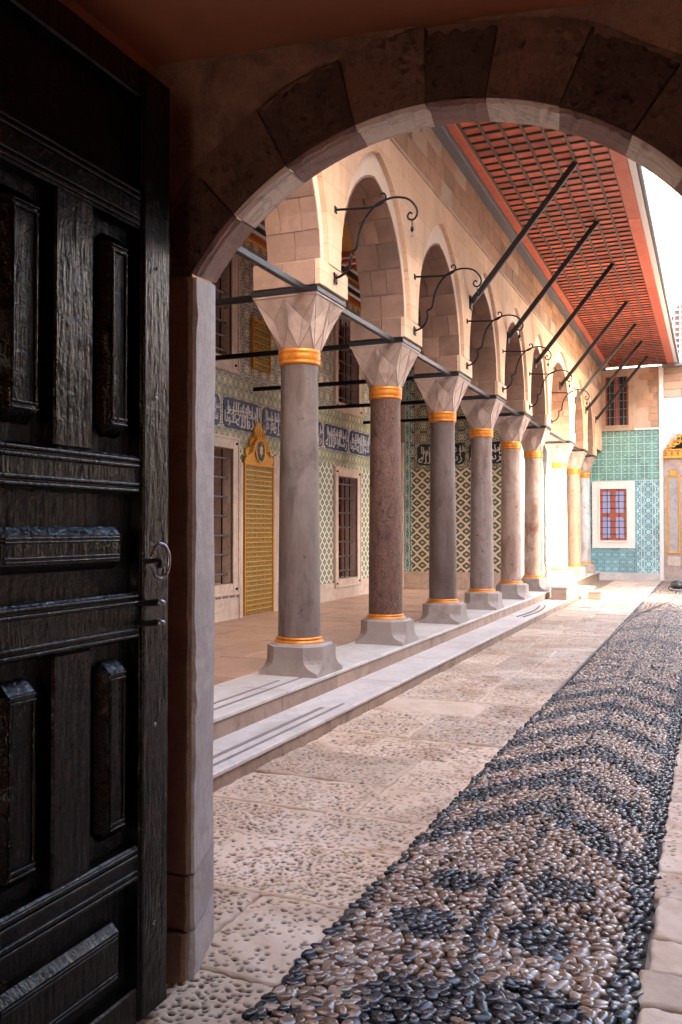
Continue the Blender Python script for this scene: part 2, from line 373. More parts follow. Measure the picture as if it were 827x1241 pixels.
CM = [
 column_mat('grey_marble_shaft', (0.158, 0.130, 0.121), (0.216, 0.178, 0.165), (0.121, 0.095, 0.089), 3, (0.171, 0.101, 0.076)),
 column_mat('red_brown_breccia_shaft', (.075, .032, .024), (.16, .075, .055), (.03, .014, .013), 12, (.06, .024, .018), (.34, .21, .155), .7),
 column_mat('smoky_grey_shaft', (0.119, 0.086, 0.077), (0.161, 0.119, 0.107), (0.071, 0.048, 0.042), 3, (0.089, 0.054, 0.042)),
 column_mat('grey_pink_shaft', (0.230, 0.169, 0.156), (0.284, 0.222, 0.203), (0.169, 0.115, 0.101), 4, (0.162, 0.101, 0.081), (0.338, 0.270, 0.243)),
 column_mat('rosy_beige_shaft', (0.336, 0.224, 0.176), (0.416, 0.296, 0.240), (0.256, 0.152, 0.120), 3, (0.264, 0.160, 0.120)),
 column_mat('beige_shaft', (0.391, 0.272, 0.204), (0.493, 0.374, 0.306), (0.255, 0.128, 0.085), 3, (0.230, 0.093, 0.060)),
 column_mat('white_shaft', (.40, .34, .30), (.50, .44, .40), (.32, .26, .22), 3),
 column_mat('orange_pink_shaft', (.36, .22, .165), (.44, .29, .22), (.30, .17, .12), 5),
 column_mat('pale_grey_shaft', (.38, .37, .38), (.48, .46, .47), (.30, .29, .30), 3)]

# ------------------------------------------------------------------ ground
gnd = obj('ground', MB().add([(-150, -150, -.09), (150, -150, -.09), (150, 150, -.09), (-150, 150, -.09)], [(0, 1, 2, 3)]), M['joint'], kind='structure')
pave = struct('pavement')

def pit_slab(poly_x0, poly_x1, y0, y1, res, z=0.0, drilled=True, parent=None, mat=None, dens=.0275, pr=.0088, pd=.017, patch=.9):
    g = .002 + random.random() * .003
    x0, x1, a0, a1 = poly_x0 + g, poly_x1 - g, y0 + g, y1 - g
    nx = max(2, int((x1 - x0) / res)); ny = max(2, int((a1 - a0) / res))
    xs = np.linspace(x0, x1, nx + 1); ys = np.linspace(a0, a1, ny + 1)
    Xg, Yg = np.meshgrid(xs, ys)
    cxo, cyo = rng.uniform(0, 6, 2); H = np.full(Xg.shape, z + rng.uniform(-.005, .004))
    H += (Xg - (x0 + x1) / 2) * rng.normal(0, .004) + (Yg - (a0 + a1) / 2) * rng.normal(0, .004)
    for _ in range(5):
        kx, ky, ph = rng.normal(0, 7), rng.normal(0, 7), rng.uniform(0, 6.3); H += .0011 * np.sin(kx * Xg + ky * Yg + ph)
    D = np.minimum.reduce([Xg - x0, x1 - Xg, Yg - a0, a1 - Yg]) + .003 * np.sin(Xg * 90 + Yg * 70)
    H -= np.clip(.009 - D, 0, .009) * 1.3; H += .0022 * np.sin(Xg * 13 + cxo) * np.sin(Yg * 9 + cyo) + .0012 * np.sin(Xg * 41 + Yg * 37)
    G = np.zeros(Xg.shape)
    if drilled:
        cxp, cyp = rng.uniform(x0, x1), rng.uniform(a0, a1)
        yy = a0 + .03
        row = 0
        while yy < a1 - .025:
            xx = x0 + .03 + (row % 2) * dens * .5
            while xx < x1 - .025:
                px, py = xx + rng.normal(0, .0075), yy + rng.normal(0, .0075)
                k = math.sin(px * 5.1 + cxp * 9) * math.sin(py * 4.3 + cyp * 7)
                if rng.random() < patch + .55 * k:
                    rr_ = pr * rng.uniform(.55, 1.3); dd = pd * rng.uniform(.4, 1.3)
                    i0, i1 = np.searchsorted(xs, (px - rr_ * 2.2, px + rr_ * 2.2)); j0, j1 = np.searchsorted(ys, (py - rr_ * 2.2, py + rr_ * 2.2))
                    if i1 > i0 and j1 > j0:
                        q = ((Xg[j0:j1, i0:i1] - px) ** 2 + ((Yg[j0:j1, i0:i1] - py) * 1.25) ** 2) / rr_ ** 2
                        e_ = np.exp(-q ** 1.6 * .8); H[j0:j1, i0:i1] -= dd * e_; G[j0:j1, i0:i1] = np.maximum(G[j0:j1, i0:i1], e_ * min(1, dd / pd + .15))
                xx += dens * rng.uniform(.9, 1.15)
            yy += dens * .9; row += 1
    wob = .004 * np.sin(Yg * 23 + x0 * 50)
    V = np.stack([Xg + wob * (1 if True else 0), Yg + .004 * np.sin(Xg * 19 + y0 * 31), H], -1).reshape(-1, 3)
    W = nx + 1
    idx = (np.arange(ny)[:, None] * W + np.arange(nx)[None, :]).ravel()
    Fq = np.stack([idx, idx + 1, idx + W + 1, idx + W], 1)
    # skirt
    loop = list(range(0, W)) + [j * W + nx for j in range(1, ny + 1)] + [ny * W + i for i in range(nx - 1, -1, -1)] + [j * W for j in range(ny - 1, 0, -1)]
    n0 = len(V); S = V[loop].copy(); S[:, 2] = z - .05; V = np.concatenate([V, S]); L = len(loop)
    Fs = np.array([[loop[k], n0 + k, n0 + (k + 1) % L, loop[(k + 1) % L]] for k in range(L)])
    Fa = np.concatenate([Fq, Fs]).astype(np.int32)
    m = bpy.data.meshes.new('flagstone'); m.vertices.add(len(V)); m.vertices.foreach_set('co', V.astype(np.float32).ravel())
    m.loops.add(Fa.size); m.loops.foreach_set('vertex_index', Fa.ravel())
    m.polygons.add(len(Fa)); m.polygons.foreach_set('loop_start', np.arange(0, Fa.size, 4, dtype=np.int32))
    m.polygons.foreach_set('use_smooth', np.ones(len(Fa), bool)); m.update(); m.validate()
    m.materials.append(mat or M['flag'])
    at_ = m.attributes.new('grime_pit_shade', 'FLOAT', 'POINT'); gv = np.zeros(len(m.vertices), np.float32); gv[:G.size] = G.ravel(); at_.data.foreach_set('value', gv)  # hole mask for the dirt and painted shade
    o = bpy.data.objects.new('flagstone', m); COL.objects.link(o); o.parent = parent or pave
    return o

# mortar bed under the flags
obj('bedding', MB().add([(-9, -3.4, -.022), (3, -3.4, -.022), (3, 31, -.022), (-9, 31, -.022)], [(0, 1, 2, 3)]), M['joint'], pave)
LX = [-2.63, -2.02, -1.31]
def rows(y, yend, lo, hi):
    out = [y]
    while out[-1] < yend: out.append(out[-1] + random.uniform(lo, hi))
    return out
def res_at(y): return .0048 if y < 4 else .0065 if y < 6.5 else .0082 if y < 9 else .0105 if y < 16.2 else .05
left_rows = [2.05, 2.62, 3.25, 3.87, 4.32, 4.86, 5.5, 6.05, 6.9, 7.5]
left_rows += rows(8.2, 27, .55, 1.1)
for i in range(len(left_rows) - 1):
    y0, y1 = left_rows[i], left_rows[i + 1]
    k = random.choice([-1.75, -1.9, -2.02, -2.15]) if i > 1 else -1.72
    cols = [-2.63, k, -1.32] if y1 - y0 < .75 or i % 3 else [-2.63, -2.2, -1.78, -1.32]
    for a, b in zip(cols[:-1], cols[1:]):
        near = y0 < 16
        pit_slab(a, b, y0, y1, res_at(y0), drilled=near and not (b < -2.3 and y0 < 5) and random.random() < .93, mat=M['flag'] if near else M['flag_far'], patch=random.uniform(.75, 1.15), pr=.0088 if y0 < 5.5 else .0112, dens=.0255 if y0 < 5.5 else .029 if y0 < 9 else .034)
# flags between the gate and the steps, left of the frame of the path
for y0, y1 in ((2.86, 3.5), (3.5, 4.2), (4.2, 5.0)):
    for a, b in ((-4.2, -3.4), (-3.4, -2.63)):
        pit_slab(a, b, y0, y1, .03, z=-.002, drilled=False, mat=M['flag_far'])
# flags right of the pebble strip
right_rows = [2.3, 2.62, 2.95, 3.18, 3.45, 3.83, 4.13, 4.52, 5.2, 5.75, 6.6]
right_rows += rows(7.2, 27, .5, 1.0)
for y0, y1 in zip(right_rows[:-1], right_rows[1:]):
    near = y0 < 7
    pit_slab(-.235 + random.uniform(-.012, .02), .42, y0, y1, .007 if near else .05, z=.004, drilled=near and y0 > 3.8, mat=M['flag'] if near else M['flag_far'], patch=.6, pr=.008, pd=.010, dens=.034)
for y0, y1 in zip(right_rows[::2][:-1], right_rows[::2][1:]):
    for a, b in ((.42, 1.3), (1.3, 2.6)):
        pit_slab(a, b, y0, y1, .2, z=.0, drilled=False, mat=M['flag_far'])
for x0, x1 in ((-1.72, -.4), (-.4, .5), (.5, 1.3)):     # passage floor behind the mosaic
    for y0, y1 in ((-3.4, -2.2), (-2.2, -1), (-1, .2), (.2, 1.3), (1.3, 2.03)):
        if x0 > -1.5 or y1 < 2.04: pit_slab(x0, x1, y0, y1, .12, z=0.0, drilled=False, mat=M['flag_far'])

# ------------------------------------------------------------------ pebble mosaic
path = struct('pebble_path')
obj('mortar_bed', MB().add([(-1.33, 2.0, -.008), (-.225, 2.0, -.008), (-.225, 26.8, -.008), (-1.33, 26.8, -.008)], [(0, 1, 2, 3)]), M['mortar'], path)
def pebble_mat(name, stops, rough, spec=.7):
    q = N(name); rn = q.math('FRACT', q.math('ADD', q.rnd(), q.n('ShaderNodeNewGeometry').outputs['Random Per Island']))
    c = q.ramp(rn, stops); p = q.coord('pos')
    st = q.noise(q.scale(p, (1, 1, 1)), 70, 4, .6, 1.0)
    c = q.mix(q.math('MULTIPLY', st, .5), c, q.mix(1.0, c, (.45, .42, .42), 'MULTIPLY'))
    return q.done(c, q.math('ADD', q.math('MULTIPLY', st, .25), rough), q.bump(st, .12, .003), 0, spec)
M['peb_b'] = pebble_mat('brown_pebble', [(0, (.09, .045, .029)), (.2, (.20, .115, .076)), (.4, (.31, .205, .145)), (.55, (.14, .076, .050)), (.7, (.26, .150, .095)), (.88, (.44, .32, .24)), (1, (.16, .11, .088))], .10)
M['peb_k'] = pebble_mat('blue_black_pebble', [(0, (.010, .0105, .013)), (.5, (.022, .023, .028)), (.85, (.044, .044, .050)), (1, (.10, .085, .08))], .15, .42)
def arc(x, y):
    """phase of the feather-shaped dark bands; apex on x=-.79 and falling away to both sides"""
    dx = abs(x + .79 + .04 * math.sin(y * 1.7)); return y + 1.25 * dx + .55 * dx * dx
def is_dark(x, y):
    j = .02 * math.sin(x * 31 + y * 17)
    if x > -.315 + j * .3: return True
    if x < -1.283: return random.random() < .85
    if y < 4.0 + .0:
        s = -.79 - .05 * math.sin(y * 2.1) + j * .4
        if abs(x - s) < .028 and y > 2.0: return True
        if abs(x - s - .16) < .02 and 3.45 < y < 4.3: return True
        for a, b, q in ((-1.0, 3.68, .105), (-.56, 3.76, .115), (-1.03, 3.24, .12), (-.60, 3.28, .125), (-.90, 2.68, .15), (-.57, 2.76, .17), (-1.1, 2.30, .1), (-.52, 2.22, .14)):
            if math.hypot((x - a), (y - b) * .95) < q * 1.1: return True
    ph = arc(x, y) + j
    for c, w_ in ((4.86, .16), (5.5, .16), (6.2, .175), (7.0, .18), (7.8, .17), (8.55, .15), (9.4, .12), (12.6, .22), (14.4, .25), (17.2, .2), (20.4, .2), (24, .2)):
        if abs(ph - c) < w_ * random.uniform(.9, 1.1): return random.random() < (.9 if y < 9 else .6)
    if 9.6 < y < 12.0:
        if abs(x + .79) < .03: return random.random() < .6
        yy = (y - 9.7) % .6
        if math.hypot(abs(x + .79) - .26, yy - .3) < .12: return random.random() < .6
    if abs(x + .79) < .022 and y > 4.2: return random.random() < .7
    return random.random() < .05
def ico(sub, seed):
    b = bmesh.new(); bmesh.ops.create_icosphere(b, subdivisions=sub, radius=1.0)
    rs = random.Random(seed)
    ph = [(Vector((rs.gauss(0, 1), rs.gauss(0, 1), rs.gauss(0, 1))), rs.uniform(0, 6)) for _ in range(4)]
    tw = rs.uniform(-1, 1)
    for v in b.verts:
        k = 1 + sum(.055 * math.sin(v.co.dot(a) * 1.3 + p) for a, p in ph); v.co *= k
        v.co.x = math.copysign(abs(v.co.x) ** .9, v.co.x) * (1 + .25 * v.co.y * tw); v.co.z = min(v.co.z, .62 + (v.co.z - .62) * .45) if v.co.z > .62 else v.co.z
    V = np.array([v.co[:] for v in b.verts]); T = np.array([[v.index for v in f.verts] for f in b.faces]); b.free()
    return V, T
protoA = [ico(3, s) for s in range(5)]; protoB = [ico(2, s + 10) for s in range(5)]
V8, T8 = ico(1, 5)
# hide the buried half of the far ones
cells = []
y = 2.06; row = 0
while y < 26.7:
    sy = .0305 if y < 4.6 else .0275 if y < 9 else .031 if y < 14 else .036
    sx = .0405 if y < 4.6 else .036 if y < 9 else .04 if y < 14 else .046
    x = -1.315 + (row % 2) * sx * .5
    while x < -.236:
        xx, yy = x + random.gauss(0, .0045), y + random.gauss(0, .0045)
        edge = xx > -.32 or xx < -1.28
        cells.append((xx, yy, sx, sy, edge)); x += sx * random.uniform(.93, 1.08) * (.86 if xx > -.33 else 1)
    y += sy; row += 1
cells = [c for c in cells if c[1] < 26.7]
def shape(c):
    x, y, sx, sy, edge = c
    dk = is_dark(x, y); k = random.uniform(.86, 1.16) * (1.12 if y < 3.4 else 1.0)
    a = sx * .58 * k * random.uniform(.8, 1.25); b = sy * .62 * k * random.uniform(.8, 1.15); h = .0165 * random.uniform(.75, 1.3)
    dx = x + .79
    ang = (-.4 * math.copysign(1, dx) * min(1, abs(dx) * 3)) + random.gauss(0, .75)
    if edge: ang = random.gauss(1.1, .4)
    return (x, y, -.0015 + random.gauss(0, .0018), a, b, h, ang, random.gauss(0, .17), random.gauss(0, .12), dk)
def visible_near(c): return c[1]
# the ones that show largest: nearest inside the frame
def inframe(x, y):
    v = Vector((x, y, 0)) - Vector((0, 0, EYE)); z = v.dot(d)
    if z < .1: return None
    px, py = CX + F * v.dot(r) / z, CY - F * v.dot(u) / z
    return (px, py, z) if -5 < px < 832 and py < 1246 else None
order = sorted([c for c in cells if inframe(c[0], c[1])], key=lambda c: inframe(c[0], c[1])[2])
single = set(order[:300])
msh = {}
for i, (V, T) in enumerate(protoA):
    for k, mt in (('b', M['peb_b']), ('k', M['peb_k'])):
        m = bpy.data.meshes.new('pebble'); m.from_pydata(V.tolist(), [], T.tolist()); m.polygons.foreach_set('use_smooth', [True] * len(T)); m.materials.append(mt); msh[(i, k)] = m
big = {0: ([], [], [], []), 1: ([], [], [], [])}
accV, accT, accM = [], [], []; off = 0
for c in cells:
    s = shape(c)
    if c in single:
        o = bpy.data.objects.new('pebble', msh[(random.randrange(5), 'k' if s[9] else 'b')]); COL.objects.link(o); o.parent = path
        o.location = s[:3]; o.scale = s[3:6]; o.rotation_euler = (s[7], s[8], s[6]); continue
    V, T = (protoB[random.randrange(5)] if c[1] < 7.5 else (V8, T8))
    P = V * np.array(s[3:6]); ca, sa = math.cos(s[6]), math.sin(s[6])
    zz = P[:, 2] + P[:, 0] * s[8] + P[:, 1] * s[7]
    P = np.stack([P[:, 0] * ca - P[:, 1] * sa + s[0], P[:, 0] * sa + P[:, 1] * ca + s[1], zz + s[2]], 1)
    keep = T[(P[T][:, :, 2].max(1) > -.0125)]
    accV.append(P); accT.append(keep + off); accM.append(np.full(len(keep), 1 if s[9] else 0)); off += len(P)
V = np.concatenate(accV).astype(np.float32); T = np.concatenate(accT).astype(np.int32); Mi = np.concatenate(accM).astype(np.int32)
m = bpy.data.meshes.new('pebbles'); m.vertices.add(len(V)); m.vertices.foreach_set('co', V.ravel())
m.loops.add(T.size); m.loops.foreach_set('vertex_index', T.ravel()); m.polygons.add(len(T))
m.polygons.foreach_set('loop_start', np.arange(0, T.size, 3, dtype=np.int32)); m.polygons.foreach_set('material_index', Mi)
m.polygons.foreach_set('use_smooth', np.ones(len(T), bool)); m.update(); m.validate()
m.materials.append(M['peb_b']); m.materials.append(M['peb_k'])
obj('pebbles', m, parent=path, kind='stuff')
print('pebble tris', len(T))

# ------------------------------------------------------------------ steps and portico floor
WX = -3.03          # front line of column bases
S1X, S1Z, PZ = -2.63, .103, .251
steps = struct('steps')
y = 3.0
while y < 20.6:
    L = random.uniform(1.1, 1.7); e = y + L
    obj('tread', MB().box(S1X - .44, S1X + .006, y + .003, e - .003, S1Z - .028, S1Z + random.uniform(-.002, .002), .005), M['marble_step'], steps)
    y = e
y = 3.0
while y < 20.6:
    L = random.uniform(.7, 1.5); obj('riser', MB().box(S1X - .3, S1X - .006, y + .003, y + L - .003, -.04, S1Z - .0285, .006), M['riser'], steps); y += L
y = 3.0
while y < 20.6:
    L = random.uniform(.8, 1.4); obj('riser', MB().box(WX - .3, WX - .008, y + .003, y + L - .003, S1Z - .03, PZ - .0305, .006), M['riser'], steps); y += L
y = 3.0
while y < 27:
    L = random.uniform(1.2, 1.9); obj('curb', MB().box(WX - .64, WX + .004, y + .003, y + L - .003, PZ - .03, PZ + random.uniform(-.002, .002), .005), M['marble_step'], steps); y += L
for a, b in ((3.1, 6.32),):      # dark double lines on the treads and curb
    obj('dark_line', MB().box(-2.835, -2.80, a, b, S1Z, S1Z + .0035), M['dark_line'], steps)
    obj('dark_line', MB().box(-2.735, -2.71, a, b + .2, S1Z, S1Z + .0035), M['dark_line'], steps)
obj('dark_line', MB().box(-3.19, -3.165, 3.1, 6.7, PZ, PZ + .0045), M['dark_line'], steps)
obj('dark_line', MB().box(-3.30, -3.275, 3.1, 6.5, PZ, PZ + .0045), M['dark_line'], steps)
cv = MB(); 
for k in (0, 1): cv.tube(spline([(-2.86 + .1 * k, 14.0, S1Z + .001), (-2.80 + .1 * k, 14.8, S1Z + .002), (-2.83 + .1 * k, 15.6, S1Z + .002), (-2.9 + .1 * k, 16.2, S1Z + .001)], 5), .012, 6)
obj('dark_line', cv, M['timber_dark'], steps)  # pair of curved dark lines on the far tread
pf = struct('portico_floor')
obj('bedding', MB().box(-6.3, WX - .05, 2.86, 27, -.05, PZ - .012), M['joint'], pf)
y = 2.9
while y < 17.6:
    L = random.uniform(.8, 1.3); xs_ = [-6.1, -5.2 + random.uniform(-.2, .2), -4.4 + random.uniform(-.2, .2), WX - .65]
    for a, b in zip(xs_[:-1], xs_[1:]):
        obj('paving_slab', MB().box(a + .007, b - .007, y + .007, min(y + L, 17.6) - .007, PZ - .03, PZ + random.uniform(-.0025, .0015), .004), M['portico_slab'], pf)
    y += L

# ------------------------------------------------------------------ columns
SP = [4.75, 6.99, 9.20, 11.45, 13.62, 15.80, 17.95, 21.25, 23.6, 25.55]   # centre of each column along the arcade
CXX = WX - .305; HB = .305
def base_mesh():
    h = .245; rr = []
    for t, c in ((0, .0), (.13, .004), (.17, .03), (.22, .06), (.30, .09), (.42, .115), (.55, .125), (1.0, .127)):
        s = .276 - .012 * min(1, t / .6) ** .8; z = h * t; c = max(c, .004)
        rr.append([(s, -s + c, z), (s, s - c, z), (s - c, s, z), (-s + c, s, z), (-s, s - c, z), (-s, -s + c, z), (-s + c, -s, z), (s - c, -s, z)])
    b = MB().rings(rr); b.rings([[(x * .93, y_ * .93, h + .0) for x, y_, z in rr[-1]], [(x * .86, y_ * .86, h + .02) for x, y_, z in rr[-1]]])
    return b
CN = None
def cap_nodes(z0, z1):
    H = z1 - z0; faces = []
    for f in range(4):
        def P(u_, out, t, f=f):
            x, y_ = u_, -out; c, s_ = math.cos(f * PI / 2), math.sin(f * PI / 2); return Vector((x * c - y_ * s_, x * s_ + y_ * c, z0 + H * t))
        q = {}
        q['K0'] = P(-.290, .290, .93); q['K1'] = P(.290, .290, .93); q['T'] = P(0, .292, .93)
        q['M0'] = P(-.135, .214, .56); q['M1'] = P(.135, .214, .56)
        q['C'] = P(0, .236, .42); q['N0'] = P(-.196, .196, .40); q['N1'] = P(.196, .196, .40)
        r_ = .181; a = R(22.5); q['B0'] = P(-r_ * math.sin(a), r_ * math.cos(a), 0); q['B1'] = P(r_ * math.sin(a), r_ * math.cos(a), 0)
        faces.append(q)
    return faces
def cap_mesh(z0, z1):
    """lozenge-faceted capital: a round neck opens to a square by big folded triangles"""
    b = MB(); H = z1 - z0; F4 = cap_nodes(z0, z1)
    for f in range(4):
        q = F4[f]; nx_ = F4[(f + 1) % 4]
        for tri in (('K0', 'M0', 'T'), ('T', 'M1', 'K1'), ('K0', 'N0', 'M0'), ('K1', 'M1', 'N1'), ('T', 'M0', 'C'), ('T', 'C', 'M1'), ('N0', 'B0', 'M0'), ('M0', 'B0', 'C'), ('C', 'B0', 'B1'), ('C', 'B1', 'M1'), ('M1', 'B1', 'N1')):
            b.add([q[k] for k in tri], [(0, 1, 2)])
        b.add([q['N1'], q['B1'], nx_['B0']], [(0, 1, 2)])
    q = [[(x * w_, y_ * w_, zz) for x, y_ in ((-HB, -HB), (HB, -HB), (HB, HB), (-HB, HB))] for zz, w_ in ((z0 + H * .93, .953), (z0 + H * .96, .992), (z1, .992))]
    b.rings(q); return b
RIDGE = None
NZ0, NZ1, CZ = 2.93 - PZ, 3.05 - PZ, 3.49 - PZ
labels = ['marble column hidden behind the gate jamb', 'smooth grey marble column nearest the gate with a grey block base', 'mottled dark red-brown column, second from the gate, with gilt neck ring',
 'smoky dark grey column, third from the gate, before the lattice tiles', 'grey pink scratched column, fourth from the gate', 'rosy beige column, fifth from the gate', 'beige column with a rusty streak, sixth from the gate, beside the jamb of the tiled wall',
 'white column washed out by sunlight beyond the beige column', 'thin looking orange pink column, second from the far end', 'pale grey white column nearest the far end wall']
cols = []
shaft_m = {}
bm_, cm_ = base_mesh().mesh('base', M['base']), cap_mesh(NZ1, CZ).mesh('capital', M['capital']); fixn(bm_); fixn(cm_)
tor = MB().lathe([(.20, .245), (.218, .255), (.222, .27), (.21, .285), (.198, .29), (.205, .297), (.203, .307), (.188, .315)], 32).mesh('foot_ring', M['brass']); fixn(tor)
nk = MB().lathe([(.170, NZ0 - .012), (.183, NZ0 - .004), (.186, NZ0 + .012), (.180, NZ0 + .022), (.184, NZ0 + .03), (.187, NZ0 + .07), (.182, NZ0 + .085), (.187, NZ0 + .095), (.187, NZ0 + .112), (.176, NZ1 + .004)], 32).mesh('neck_ring', M['brass']); fixn(nk)
bandm = MB().box(-HB - .008, HB + .008, -HB - .008, HB + .008, CZ - .002, CZ + .042, .003).mesh('iron_band', M['tie']); fixn(bandm)
def crease_lines():
    """thin raised arrises along the folds"""
    b = MB()
    for q in cap_nodes(NZ1, CZ):
        off = Vector((0, 0, 0))
        for a_, e_ in (('K0', 'M0'), ('K1', 'M1'), ('T', 'M0'), ('T', 'M1'), ('M0', 'B0'), ('M1', 'B1'), ('C', 'B0'), ('C', 'B1'), ('N0', 'B0'), ('N1', 'B1')):
            b.tube([q[a_], q[e_]], .0042, 5, smooth=False)
        sd = (q['K1'] - q['K0']).normalized() * .012
        for g in (-1, 1): b.tube([q['T'] + sd * g * .2, (q['T'] + q['C']) / 2 + sd * g, q['C'] + sd * g * .4], .004, 5, smooth=False)
    return b
rid = crease_lines().mesh('ridge', M['groove']); fixn(rid)
for i, y in enumerate(SP):
    t = thing('column', labels[i], 'column', (CXX, y, PZ), 'columns of the arcade')
    obj('base', bm_, parent=t, loc=(.022 if i else 0, 0, 0)); obj('foot_ring', tor, parent=t)
    rB, rT = (.186, .163) if i != 2 else (.188, .166)
    prof = [(rB, .300), (rB - .004, .9), (rB - .010, 1.6), (rT + .003, 2.2), (rT, NZ0 - .05), (rT + .006, NZ0 - .03), (rT + .006, NZ0)]
    b = MB().lathe(prof, 40)
    rs = random.Random(i); b.v = [(x * (1 + .006 * math.sin(z * 5 + i) * rs.random()), y_ , z) for x, y_, z in b.v]
    obj('shaft', b, CM[max(i - 1, 0)], t)
    obj('neck_ring', nk, parent=t)
    c = obj('capital', cm_, parent=t); obj('ridge', rid, parent=c)
    obj('iron_band', bandm, parent=t)
    cols.append(t)

# ------------------------------------------------------------------ iron ties
TZ = 3.515
for i in range(len(SP) - 1):
    a, b = SP[i] + HB + .01, SP[i + 1] - HB - .01
    o = obj('tie_beam', MB().box(-.026, .026, a, b, -.028, .022, .004), M['tie'], loc=(CXX + .19, 0, TZ + .002))
    tag(o, ['iron tie beam from the gate side to the nearest visible capital', 'iron tie beam between the grey and the red-brown column', 'iron tie beam between the red-brown and the smoky grey column', 'iron tie beam between the third and fourth columns',
            'iron tie beam between the fourth and fifth columns', 'iron tie beam between the fifth and sixth columns', 'iron tie beam between the sixth column and the sunlit white one', 'iron tie beam beyond the sunlit white column', 'iron tie beam between the two farthest columns'][i], 'tie beam', 'iron tie beams along the arcade')
for i in range(0, 6):
    y = SP[i] - .2
    o = obj('tie_rod', MB().box(-6.1, CXX - HB - .01, y - .022, y + .022, TZ - .030, TZ + .024, .004), M['iron'])
    tag(o, 'black iron rod from the ' + ['hidden first', 'grey nearest', 'red-brown second', 'smoky grey third', 'grey pink fourth', 'rosy beige fifth'][i] + ' column across the portico to the wall', 'tie rod', 'iron rods across the portico')

# ------------------------------------------------------------------ arcade wall
arc_w = thing('arcade_wall', 'long pointed-arch wall of warm plaster and stone carried by the columns under the red eave', 'wall')
FX, RX, BX = -2.995, -3.045, -3.535        # proud face, recessed ring face, back face
TOP = 6.26
def parch(hw, spr, apex, n=14):
    """points of a pointed arch from (-hw,spr) over (0,apex) to (hw,spr)"""
    h = apex - spr; rad = (hw * hw + h * h) / (2 * hw); cx_ = -hw + rad
    a_end = math.acos(max(-1, min(1, (cx_ - 0) / rad)))
    pts = [(cx_ - rad * math.cos(a_end * k / n), spr + rad * math.sin(a_end * k / n)) for k in range(n + 1)]
    n_ = len(pts) - 1      # soften the point: halfway to a stilted ellipse
    pts = [((p - hw * math.cos(PI / 2 * k / n_)) / 2, (q + spr + h * math.sin(PI / 2 * k / n_)) / 2) for k, (p, q) in enumerate(pts)]
    return pts + [(-p, q) for p, q in pts[-2::-1]]
IMP = 3.76
bays = []
for i in range(len(SP) - 1):
    c = (SP[i] + SP[i + 1]) / 2; hw = (SP[i + 1] - SP[i]) / 2 - .218
    bays.append((c, hw, 4.95 if hw < 1.05 else 5.1))
def wall_face(mb, X, arches, y0, y1, zb, top, flip=False):
    """vertical wall sheet at x=X pierced by arches given as (c, pts)"""
    y = y0
    for c, pts in arches:
        a = c + pts[0][0]
        mb.add([(X, y, zb), (X, a, zb), (X, a, top), (X, y, top)], [(0, 1, 2, 3)])
        for (p, q), (p2, q2) in zip(pts[:-1], pts[1:]):
            mb.add([(X, c + p, q), (X, c + p2, q2), (X, c + p2, top), (X, c + p, top)], [(0, 1, 2, 3)])
        y = c + pts[-1][0]
    mb.add([(X, y, zb), (X, y1, zb), (X, y1, top), (X, y, top)], [(0, 1, 2, 3)])
outer = [(c, parch(hw + .085, IMP, ap + .25)) for c, hw, ap in bays]
inner = [(c, parch(hw, IMP, ap)) for c, hw, ap in bays]
mb = MB(); Y0, Y1 = SP[0] - .5, 27.0
wall_face(mb, FX, outer, Y0, Y1, IMP, TOP)
for c, pts in outer:      # edge of the proud plaster
    for (p, q), (p2, q2) in zip(pts[:-1], pts[1:]): mb.add([(FX, c + p, q), (FX, c + p2, q2), (RX - .02, c + p2, q2), (RX - .02, c + p, q)], [(0, 1, 2, 3)])
for (c, p), (c2, p2) in zip(outer[:-1], outer[1:]):
    mb.add([(FX, c + p[-1][0], IMP), (FX, c2 + p2[0][0], IMP), (RX - .02, c2 + p2[0][0], IMP), (RX - .02, c + p[-1][0], IMP)], [(0, 1, 2, 3)])
obj('plaster_face', mb, M['plaster'], arc_w, fix=False)
mb = MB()
for (c, po), (c2, pi_) in zip(outer, inner):
    for k in range(len(po) - 1):
        mb.add([(RX, c + pi_[k][0], pi_[k][1]), (RX, c + pi_[k + 1][0], pi_[k + 1][1]), (RX, c + po[k + 1][0] * 1.002, po[k + 1][1] + .004), (RX, c + po[k][0] * 1.002, po[k][1])], [(0, 1, 2, 3)])
obj('arch_ring', mb, M['plaster_pale'], arc_w, fix=False)
mb = MB(); wall_face(mb, BX, inner, Y0, Y1, IMP, TOP)
for c, pts in inner:
    for (p, q), (p2, q2) in zip(pts[:-1], pts[1:]): mb.add([(RX, c + p * 1.012, q + .012), (RX, c + p2 * 1.012, q2 + .012), (BX, c + p2 * 1.012, q2 + .012), (BX, c + p * 1.012, q + .012)], [(0, 1, 2, 3)])
mb.add([(FX, Y0, IMP), (FX, Y0, TOP), (BX, Y0, TOP), (BX, Y0, IMP)], [(0, 1, 2, 3)])
obj('masonry_core', mb, M['soffit_stone'], arc_w, fix=False)
